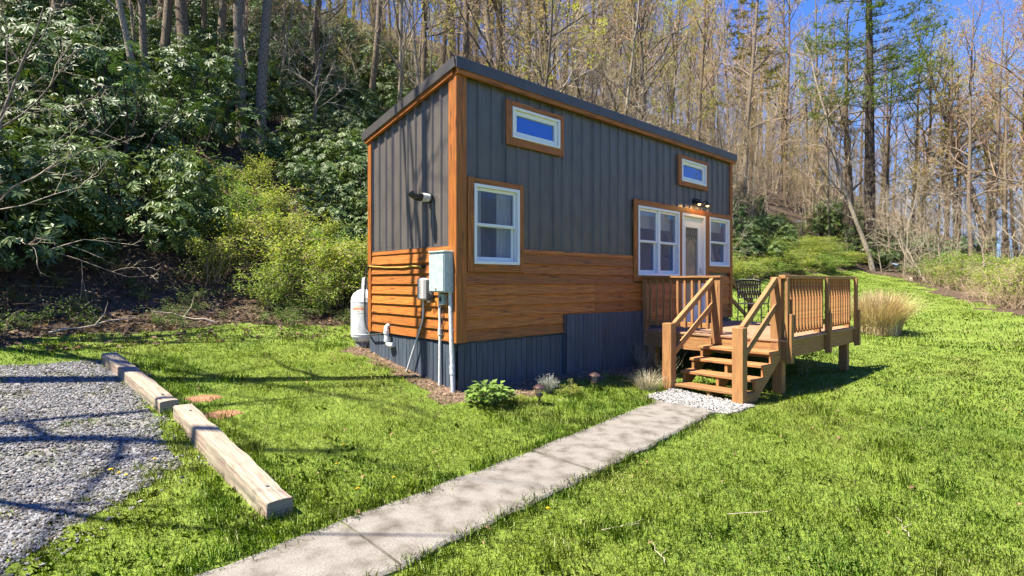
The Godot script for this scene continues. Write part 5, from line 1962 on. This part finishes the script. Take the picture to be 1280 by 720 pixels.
func build_wild() -> void:
	var r := RandomNumberGenerator.new()
	r.seed = 2024
	# ----- prototypes -----
	var tall := "tall bare tree on the wooded slope behind the house"
	var grp := "bare trees on the slope"
	var T := [
		tree_proto("forest_tree", 11, tree_params(19.0, 0.17, 0.25, 17), "bark_grey", "twig_tan", tall, grp),
		tree_proto("forest_tree", 12, tree_params(22.0, 0.2, 0.28, 18, {"buds": 0.9, "bud": Color(0.4, 0.38, 0.1), "bud_size": 0.085}), "bark_brown", "twig_tan", tall, grp),
		tree_proto("forest_tree", 13, tree_params(16.0, 0.11, 0.2, 17, {"gnarl": [0.045, 0.12, 0.16, 0.17, 0.2]}), "bark_pale", "twig_grey", tall, grp),
		tree_proto("forest_tree", 14, tree_params(20.0, 0.16, 0.3, 17, {"buds": 0.6, "bud": Color(0.45, 0.25, 0.12), "bud_size": 0.06}), "bark_grey", "twig_red", tall, grp),
		tree_proto("forest_tree", 15, tree_params(12.0, 0.075, 0.15, 17, {"gnarl": [0.05, 0.13, 0.17, 0.17, 0.2], "angle": [0.8, 0.7, 0.7, 0.6]}), "bark_pale", "twig_red", tall, grp),
		tree_proto("forest_tree", 16, tree_params(17.0, 0.13, 0.22, 18, {"buds": 0.9, "bud": Color(0.36, 0.38, 0.06), "bud_size": 0.09}), "bark_brown", "twig_tan", tall, grp),
		tree_proto("forest_tree", 17, tree_params(24.0, 0.21, 0.35, 17), "bark_grey", "twig_grey", tall, grp),
	]
	var small := tree_proto("small_tree", 31, tree_params(5.0, 0.045, 0.12, 11, {"lift": [0.0, 0.03, 0.02, 0.0, 0.0], "gnarl": [0.1, 0.16, 0.18, 0.18, 0.2], "angle": [0.9, 0.8, 0.7, 0.6], "ratio": [0.5, 0.45, 0.45, 0.5], "kids": [11, 5, 5, 2]}), "bark_pale", "twig_pale", "", "")
	var spreading := tree_proto("spreading_tree", 32, tree_params(11.0, 0.13, 0.22, 13, {"lift": [0.01, 0.01, 0.0, -0.01, 0.0], "gnarl": [0.07, 0.1, 0.12, 0.13, 0.2], "angle": [1.2, 0.7, 0.6, 0.6], "ratio": [0.42, 0.42, 0.45, 0.5]}), "bark_grey", "twig_pale", "", "")

	var shady := tree_proto("spreading_tree", 33, tree_params(11.0, 0.14, 0.2, 12, {"lift": [0.01, 0.01, 0.0, -0.01, 0.0], "gnarl": [0.07, 0.1, 0.12, 0.13, 0.2], "angle": [1.2, 0.7, 0.6, 0.6], "ratio": [0.45, 0.42, 0.45, 0.5], "kids": [9, 3, 2, 1]}), "bark_grey", "twig_pale", "", "")
	var sap := []
	for k in 3:
		sap.append(tree_proto("sapling", 41 + k, tree_params([7.5, 6.0, 9.0][k], [0.05, 0.04, 0.06][k], 0.06, [16, 15, 18][k], {"lift": [0.01, 0.06, 0.05, 0.02, 0.0], "gnarl": [0.06, 0.13, 0.16, 0.17, 0.2], "ratio": [0.34, 0.45, 0.48, 0.5], "kids": [[16, 15, 18][k], 6, 5, 2], "buds": [0.5, 0.0, 0.35][k], "bud": [Color(0.36, 0.36, 0.09), Color.WHITE, Color(0.4, 0.3, 0.14)][k], "bud_size": 0.06}), "bark_pale", ["twig_tan", "twig_red", "twig_tan"][k], "", ""))
	# ----- trees one can tell apart -----
	var at := func(src: Node3D, called: String, x: float, z: float, turn: float, size, lean: Vector2, label: String, group := "") -> Node3D:
		return copy(src, called, on_ground(x, z), Vector3(lean.y, turn, lean.x), size, label, group)
	at.call(T[0], "forest_tree", 1.25, -13.1, 0.3, Vector3(1.0, 1.0, 1.0), Vector2(-0.02, 0.0), "straight grey trunk left of its leaning twin, above the yellow-green shrubs")
	at.call(T[6], "forest_tree", 1.75, -12.9, 1.3, Vector3(0.85, 1.0, 0.85), Vector2(-0.08, 0.03), "brown-grey trunk leaning right beside the straight grey trunk")
	at.call(T[1], "forest_tree", 0.2, -15.6, 2.2, Vector3(1.1, 1.0, 1.1), Vector2(-0.1, 0.05), "thick dark trunk leaning right among the rhododendrons")
	at.call(T[0], "forest_tree", -0.4, -16.6, 4.0, 0.95, Vector2(0.02, 0.0), "grey trunk rising behind the thick leaning trunk")
	at.call(T[2], "forest_tree", -1.3, -14.5, 1.0, 0.95, Vector2(-0.03, 0.0), "slim pale trunk among the rhododendrons above the drive")
	at.call(T[5], "forest_tree", 6.0, -18.5, 5.0, 0.9, Vector2(-0.03, 0.0), "slim brown tree on the slope above the back corner of the house")
	at.call(spreading, "spreading_tree", 2.7, -11.6, 0.5, 0.62, Vector2(-0.3, 0.1), "low bent bare tree arching over the silvery rhododendrons")
	at.call(T[2], "forest_tree", 7.6, -14.4, 2.5, 1.0, Vector2(0.0, 0.0), "slender pale trunk just above the lower end of the roof")
	at.call(T[4], "forest_tree", 8.7, -14.0, 0.7, 1.2, Vector2(-0.03, 0.0), "thin pale tree standing close behind the roof")
	at.call(spreading, "spreading_tree", 11.5, -10.5, 3.3, 0.95, Vector2(-0.05, 0.0), "spreading bare tree whose pale limbs hang over the roof")
	at.call(spreading, "spreading_tree", 17.5, -9.5, 1.8, 0.75, Vector2(0.0, 0.05), "broad bare tree with reddish drooping twigs behind the far end of the roof")
	at.call(T[2], "forest_tree", 39.5, -4.9, 0.4, Vector3(1.5, 1.15, 1.5), Vector2(-0.1, -0.1), "pale trunk leaning right at the end of the lawn")
	at.call(T[0], "forest_tree", 43.4, -7.3, 1.4, Vector3(1.5, 1.0, 1.5), Vector2(0.0, 0.0), "straight grey trunk left of the leaning one at the end of the lawn")
	at.call(T[4], "forest_tree", 42.0, -8.3, 2.4, 1.2, Vector2(-0.12, -0.1), "thin trunk tilting against the straight grey one")
	at.call(T[1], "forest_tree", 42.5, 1.2, 3.1, Vector3(1.2, 0.95, 1.2), Vector2(0.24, 0.24), "dark crooked trunk leaning left over the brush at the lawn's edge")
	at.call(T[3], "forest_tree", 36.5, 3.4, 0.9, Vector3(1.1, 0.95, 1.1), Vector2(0.0, 0.0), "tall reddish-budded tree at the right edge of the lawn")
	at.call(T[3], "forest_tree", 40.5, 0.2, 4.4, 0.9, Vector2(0.03, 0.0), "reddish-budded tree behind the green brush")
	at.call(small, "small_tree", 21.0, -6.4, 0.2, 0.85, Vector2(-0.1, 0.0), "small whitish bare sapling in the green undergrowth beside the house")
	at.call(small, "small_tree", 40.5, -3.3, 2.2, 1.6, Vector2(0.1, 0.0), "small pale forked tree beside the leaning trunk at the lawn's end")
	at.call(small, "small_tree", 31.0, 1.8, 4.2, 1.1, Vector2(0.2, 0.1), "pale bare bush-like tree arching over the brush at the lawn's edge")
	for i in 9:
		var x := r.randf_range(28.0, 39.0)
		copy(small, "small_tree", on_ground(x, 3.6 - (x - 21.8) * 0.42 + r.randf_range(0.5, 4.0)), Vector3(r.randf_range(-0.4, 0.4), r.randf() * TAU, r.randf_range(-0.4, 0.4)), r.randf_range(0.8, 1.5), "pale tangled bare bush among the green brush at the lawn's edge", "pale bushes at the lawn's edge")
	# trees by the drive, trunks out of view, placed so bare limbs shade the lawn
	var side_label := "bare tree rooted out of view beside the gravel drive whose limbs shade the lawn"
	for q in [[-6.3, -4.7, 0.3, 1.0], [-8.0, -2.2, 2.0, 1.1]]:
		at.call(shady, "spreading_tree", q[0], q[1], q[2], q[3], Vector2(0, 0), side_label, "trees beside the drive")
	at.call(shady, "spreading_tree", -6.6, -5.8, 1.2, 0.7, Vector2(0, 0), "low bare tree whose pale twigs hang over the rhododendrons by the drive")
	var pole := tree_proto("forest_tree", 34, tree_params(15.0, 0.15, 0.45, 7, {"kids": [7, 3, 2, 1], "gnarl": [0.04, 0.12, 0.15, 0.16, 0.2], "ratio": [0.35, 0.42, 0.45, 0.5]}), "bark_grey", "twig_pale", "", "")
	for q in [[-6.6, -4.3, 0.4], [-7.6, -5.7, 2.2], [-6.4, -2.5, 4.1]]:  # out of view, placed to lay streaks of shade on lawn and wall
		at.call(pole, "forest_tree", q[0], q[1], q[2], 1.0, Vector2(0.03, 0.0), "straight bare tree out of view beside the drive, placed to cast a streak of shade over the lawn", "straight trees beside the drive")
	pole.free()
	at.call(small, "small_tree", -5.2, -4.9, 0.5, 1.15, Vector2(-0.35, 0.0), "pale thin-twigged bare tree leaning in front of the rhododendrons by the drive")
	at.call(small, "small_tree", -4.3, -5.7, 3.5, 0.9, Vector2(-0.2, 0.1), "small pale twiggy bush standing among the rhododendrons by the drive")
	for i in 16:
		var x := r.randf_range(-6.5, 5.0)
		copy(T[[0, 2, 4, 6][i % 4]], "forest_tree", on_ground(x, r.randf_range(-24.0, -14.5)), Vector3(r.randf_range(-0.08, 0.08), r.randf() * TAU, r.randf_range(-0.1, 0.06)), r.randf_range(0.7, 1.0), "bare trunk rising from the rhododendrons above the drive", "trunks among the rhododendrons")
	# the pine
	var pm := make_pine(61, 34.0, 0.3, 5.2, 11, Color(0.18, 0.26, 0.045))
	var pine := plant("pine_tree", pm, ["bark_dark", "needle"], ["trunk", "crown"], "tall dark pine with layered green boughs above the lawn's end", "tree")
	add_child(pine)
	pine.position = on_ground(42.6, -6.0)
	pine.name = numbered("pine_tree")
	var pm2 := make_pine(62, 20.0, 0.45, 3.6, 6, Color(0.27, 0.27, 0.06))
	var ev := plant("pine_tree", pm2, ["bark_brown", "needle"], ["trunk", "crown"], "yellow-green pine showing through the bare trees", "tree", "pines among the bare trees")
	for q in [[46.0, -16.0, 1.0], [58.0, 3.0, 0.9], [52.0, -2.0, 0.8]]:
		copy(ev, "pine_tree", on_ground(q[0], q[1]), Vector3(0, r.randf() * TAU, 0), q[2], "yellow-green pine showing through the bare trees on the slope", "pines among the bare trees")
	# ----- the wood -----
	var kinds := ["bare_tree", "budding_tree", "slim_tree", "red_budding_tree", "slim_tree", "budding_tree", "bare_tree"]
	var words := ["tall grey-barked bare tree on the wooded slope", "tall brown tree with yellow-green buds on the wooded slope", "pale slim bare tree on the wooded slope", "grey tree with red buds on the wooded slope", "thin pale reddish-twigged tree on the wooded slope", "brown low-branched tree in yellow-green bud on the slope", "very tall straight grey trunk on the wooded slope"]
	var spots := []
	var tries := 0
	while spots.size() < 270 and tries < 9000:
		tries += 1
		var z := -9.5 - 46.0 * pow(r.randf(), 0.85)
		var x := r.randf_range(-16.0, 90.0)
		if x < 9.0 and z > -19.0:
			continue
		var gap := 1.3 if z < -20.0 else 1.7
		if spots.any(func(s): return Vector2(x, z).distance_to(s) < gap):
			continue
		spots.append(Vector2(x, z))
		var k := r.randi() % 7
		copy(T[k], kinds[k], on_ground(x, z), Vector3(r.randf_range(-0.06, 0.06), r.randf() * TAU, r.randf_range(-0.06, 0.06)), Vector3.ONE * r.randf_range(0.75, 1.15), words[k], "slope trees: " + words[k])
	for i in 95:
		var x := r.randf_range(42.0, 80.0)
		var z := r.randf_range(-9.0, 26.0)
		var k := r.randi() % 7
		copy(T[k], kinds[k], on_ground(x, z), Vector3(r.randf_range(-0.05, 0.05), r.randf() * TAU, r.randf_range(-0.05, 0.05)), Vector3.ONE * r.randf_range(0.7, 1.05), words[k].replace("on the wooded slope", "beyond the end of the lawn").replace("on the slope", "beyond the end of the lawn"), "trees beyond the lawn: " + words[k])
	var sap_words := ["twiggy young tree with yellow-green buds on the slope behind the house", "twiggy reddish-brown young tree on the slope behind the house", "twiggy young tree with tan buds on the slope behind the house"]
	var n := 0
	while n < 300:
		var z := -8.5 - 40.0 * pow(r.randf(), 1.3)
		var x := r.randf_range(2.0, 84.0)
		if x < 10.0 and z > -17.0 or (x < 22.0 and z > -9.5):
			continue
		n += 1
		var k := r.randi() % 3
		copy(sap[k], "sapling", on_ground(x, z), Vector3(r.randf_range(-0.12, 0.12), r.randf() * TAU, r.randf_range(-0.12, 0.12)), r.randf_range(0.7, 1.3), sap_words[k], "saplings: " + sap_words[k])
	for i in 130:
		var k := r.randi() % 3
		var x := r.randf_range(39.5, 70.0)
		copy(sap[k], "young_tree", on_ground(x, r.randf_range(-8.0, 14.0)), Vector3(r.randf_range(-0.12, 0.12), r.randf() * TAU, r.randf_range(-0.12, 0.12)), r.randf_range(0.6, 1.1), sap_words[k].replace("on the slope behind the house", "beyond the end of the lawn"), "saplings beyond the lawn: " + sap_words[k])
	for i in 14:
		var x := r.randf_range(13.0, 32.0)
		copy(spreading, "spreading_tree", on_ground(x, r.randf_range(-15.0, -9.5)), Vector3(0, r.randf() * TAU, 0), r.randf_range(0.5, 0.75), "low spreading bare tree with drooping twigs behind the far half of the roof", "spreading trees behind the roof")
	# wooded rise out of view across the lawn, placed for the windows to mirror
	for i in 46:
		var x := r.randf_range(6.0, 66.0)
		var z := r.randf_range(19.0, 34.0)
		var k: int = [1, 5, 5, 1, 3, 0][i % 6]
		copy(T[k], kinds[k], on_ground(x, z), Vector3(0, r.randf() * TAU, 0), r.randf_range(0.3, 0.42), words[k].replace("on the wooded slope", "on the unseen rise across the lawn").replace("on the slope", "on the unseen rise across the lawn"), "trees out of view across the lawn: " + words[k])
	# ----- rhododendrons -----
	var R := []
	for k in 3:
		var m := make_rhododendron(70 + k, 620, [1.0, 0.85, 1.15][k], [Color(0.065, 0.12, 0.03), Color(0.1, 0.16, 0.035), Color(0.07, 0.13, 0.036)][k])
		R.append(plant("rhododendron", m, ["bark_dark", "leaf_gloss"], ["stems", "leaves"], "", "shrub"))
	var near_label := "large glossy dark green rhododendron at the foot of the slope above the drive"
	for q in [[-6.6, -6.4, 1.7], [-5.3, -6.9, 1.8], [-4.2, -6.5, 1.55], [-3.0, -7.0, 1.75], [-1.9, -7.6, 1.6], [-5.9, -8.3, 2.0], [-4.2, -8.6, 2.0], [-2.6, -9.0, 1.9], [-7.6, -7.6, 2.0], [-3.5, -10.8, 2.1], [-5.6, -10.4, 2.1], [-1.2, -10.3, 1.6], [-9.5, -5.6, 2.0], [-8.4, -4.4, 1.7], [-10.6, -7.0, 2.2]]:  # the last three stand out of view, placed to shade the slope foot
		copy(R[r.randi() % 3], "rhododendron", on_ground(q[0], q[1], -0.05), Vector3(0, r.randf() * TAU, 0), Vector3(q[2], q[2] * r.randf_range(0.9, 1.1), q[2]), near_label, "rhododendrons above the drive")
	for q in [[1.7, -8.6, 1.3], [2.4, -7.7, 1.3], [3.3, -8.8, 1.7], [4.3, -9.6, 1.7], [3.4, -10.8, 1.9], [5.2, -10.8, 1.8], [5.6, -8.8, 1.6]]:
		copy(R[r.randi() % 3], "rhododendron", on_ground(q[0], q[1], -0.05), Vector3(0, r.randf() * TAU, 0), q[2], "silvery lit rhododendron just behind the back corner of the house", "rhododendrons behind the back corner")
	for i in 110:
		var x := r.randf_range(-12.0, 14.0)
		var z := r.randf_range(-27.0, -11.5)
		if absf(x - 1.6) < 1.1 and z > -14.0:
			continue
		copy(R[r.randi() % 3], "rhododendron", on_ground(x, z, -0.05), Vector3(0, r.randf() * TAU, 0), r.randf_range(1.3, 2.1), "rhododendron between the trunks higher on the slope", "rhododendrons on the slope")
	for i in 34:
		var x := r.randf_range(3.0, 17.0)
		copy(R[r.randi() % 3], "rhododendron", on_ground(x, r.randf_range(-40.0, -24.0), -0.05), Vector3(0, r.randf() * TAU, 0), r.randf_range(1.4, 2.2), "rhododendron between the trunks higher on the slope", "rhododendrons on the slope")
	for i in 40:
		var x := r.randf_range(18.0, 36.0)
		var z := r.randf_range(-13.0, -7.2)
		copy(R[r.randi() % 3], "rhododendron", on_ground(x, z, -0.05), Vector3(0, r.randf() * TAU, 0), r.randf_range(1.2, 1.8), "dark rhododendron in the wood beyond the far end of the house", "rhododendrons beyond the house")
	for i in 20:
		var x := r.randf_range(39.0, 56.0)
		var z := r.randf_range(-11.0, 0.0)
		copy(R[r.randi() % 3], "rhododendron", on_ground(x, z, -0.05), Vector3(0, r.randf() * TAU, 0), r.randf_range(1.3, 2.3), "dark rhododendron under the trees at the end of the lawn", "rhododendrons at the lawn's end")
	# ----- small-leaved green shrubs -----
	var S := []
	for k in 3:
		var m := make_shrub(80 + k, 3000, 44, [Color(0.24, 0.35, 0.05), Color(0.18, 0.3, 0.045), Color(0.3, 0.37, 0.055)][k], 0.06)
		S.append(plant("green_shrub", m, ["twig_tan", "leaf_soft"], ["canes", "leaves"], "", "shrub"))
	for q in [[0.75, -5.35, 1.2], [0.0, -5.9, 1.05], [1.35, -5.7, 1.1], [-0.7, -6.7, 1.0], [0.3, -6.8, 1.1], [-0.4, -7.8, 1.0], [0.6, -8.2, 1.0], [-0.9, -8.9, 1.0], [0.1, -9.4, 0.9], [-1.6, -9.4, 1.0], [1.2, -7.1, 0.9], [0.9, -10.4, 0.8], [1.6, -4.95, 0.8], [0.4, -5.0, 0.8], [-0.5, -5.3, 0.75], [2.3, -5.3, 0.9], [-1.3, -6.2, 0.8], [1.9, -5.7, 1.0], [2.7, -6.1, 1.0], [1.1, -6.2, 1.05]]:
		copy(S[r.randi() % 3], "green_shrub", on_ground(q[0], q[1]), Vector3(0, r.randf() * TAU, 0), q[2], "yellow-green small-leaved shrub trailing down the slope behind the gas tank", "green shrubs on the slope")
	for i in 64:
		var x := r.randf_range(11.0, 38.0)
		var z := r.randf_range(-8.4, -5.3)
		copy(S[r.randi() % 3], "green_shrub", on_ground(x, z), Vector3(0, r.randf() * TAU, 0), Vector3(1.4, r.randf_range(0.6, 0.95), 1.4), "bright green undergrowth along the foot of the slope past the deck", "undergrowth past the deck")
	for i in 42:
		var t := r.randf()
		var x := lerpf(21.0, 36.5, t) + r.randf_range(0.0, 3.0)
		var z := 4.6 - (x - 21.8) * 0.42 + r.randf_range(0.0, 3.5)
		copy(S[r.randi() % 3], "green_shrub", on_ground(x, z), Vector3(0, r.randf() * TAU, 0), r.randf_range(0.9, 1.7), "leafing green brush along the right edge of the lawn", "brush at the lawn's edge")
	var weeds := make_shrub(97, 260, 9, Color(0.12, 0.2, 0.035), 0.1)
	var weed := plant("slope_weed", weeds, ["twig_tan", "leaf_soft"], ["stems", "leaves"], "", "plant")
	for i in 110:
		var x := r.randf_range(-7.5, 2.4)
		var z := r.randf_range(-6.6, -4.2)
		copy(weed, "slope_weed", on_ground(x, z), Vector3(0, r.randf() * TAU, 0), r.randf_range(0.18, 0.4), "low green weed among the dead leaves at the foot of the slope", "weeds at the foot of the slope")
	weed.free()
	# ----- dead canes -----
	var B := []
	for k in 2:
		B.append(plant("dead_brush", [make_brush(95 + k, 70)], ["twig_dark"], ["canes"], "", "brush"))
	var pale := plant("dead_brush", [make_brush(99, 70)], ["twig_tan"], ["canes"], "", "brush")
	for i in 18:
		var x := r.randf_range(-7.5, 1.6)
		var z := r.randf_range(-6.4, -4.7) - (0.3 if x > -2.0 else 0.0)
		copy(B[i % 2], "dead_brush", on_ground(x, z), Vector3(0, r.randf() * TAU, 0), Vector3(1.0, r.randf_range(0.4, 0.8), 1.0), "tangle of dead brown canes at the foot of the slope", "dead canes below the slope")
	for i in 16:
		var x := r.randf_range(22.0, 37.0)
		var z := 3.9 - (x - 21.8) * 0.42 + r.randf_range(0.0, 2.5)
		var o := copy(pale, "dead_brush", on_ground(x, z), Vector3(0, r.randf() * TAU, 0), r.randf_range(1.0, 2.0), "pale dead canes in the brush at the right edge of the lawn", "dead canes at the lawn's edge")
	# ----- ornamental grass -----
	var og := plant("ornamental_grass", [blades(57, 2800, 0.5, 0.7, 1.35, 0.008, 0.4, [Color(0.62, 0.48, 0.27), Color(0.52, 0.39, 0.21), Color(0.7, 0.58, 0.36), Color(0.4, 0.28, 0.15)])], ["dry"], ["blades"], "rounded clump of dried straw-coloured ornamental grass past the deck", "plant")
	add_child(og)
	og.position = on_ground(13.3, 1.5)
	# ----- leaves on the forest floor -----
	var lm := MB.new()
	leaf_shape(lm, Vector3(-0.5, 0, 0), Vector3.RIGHT, Vector3.UP, 1.0, 0.33, 0.35)
	var places := []
	var cols := PackedColorArray()
	for i in 42000:
		var x := r.randf_range(-8.0, 14.0)
		var z := -3.2 - 15.4 * pow(r.randf(), 1.4)
		if zone(x, z) != 1 and (r.randf() > 0.25 or zone(x, z - 1.1) != 1):
			continue
		var sz := r.randf_range(0.05, 0.11)
		places.append(Transform3D(Basis.from_euler(Vector3(r.randf_range(-0.7, 0.7), r.randf() * TAU, r.randf_range(-0.7, 0.7))).scaled_local(Vector3(sz, sz, sz)), on_ground(x, z, 0.01 + r.randf() * 0.04)))
		var k := 0.35 + 1.3 * pow(r.randf(), 2.0)
		cols.append(Color(0.2 * k, 0.13 * k, 0.08 * k))
	tag(scatter("leaf_litter", lm.done(), M.dry, places, cols), "brown dead leaves covering the wooded slope", "leaves")
	# fallen limbs on the edge of the lawn
	for q in [[-3.3, -4.35, 1.1, 0.35, "thin pale dead branch lying across the lawn's edge above the timbers"], [-2.1, -4.7, 0.9, 2.8, "grey dead branch lying on the leaves at the foot of the slope"], [36.5, -2.2, 2.4, 0.2, "pale log lying at the far end of the lawn"]]:
		var p := PackedVector3Array()
		var rr := PackedFloat32Array()
		for j in 7:
			var t := j / 6.0
			var x: float = q[0] + cos(q[3]) * q[2] * (t - 0.5)
			var z: float = q[1] - sin(q[3]) * q[2] * (t - 0.5)
			p.append(on_ground(x, z, 0.03 + t * 0.12 + sin(j * 1.9) * 0.02))
			rr.append((0.014 if q[2] < 2.0 else 0.09) * (1.1 - t * 0.6))
		var mb := MB.new()
		mb.tube(p, rr, 6, true)
		mb.tube(PackedVector3Array([p[3], p[3] + Vector3(0.12, 0.16, -0.05), p[3] + Vector3(0.16, 0.34, -0.02)]), PackedFloat32Array([0.008, 0.006, 0.003]), 5)
		tag(obj("fallen_branch", mb.done(), M.twig_pale), q[4], "branch")
	for o in T + R + S + B + [small, spreading, shady, ev, pale] + sap:
		o.free()
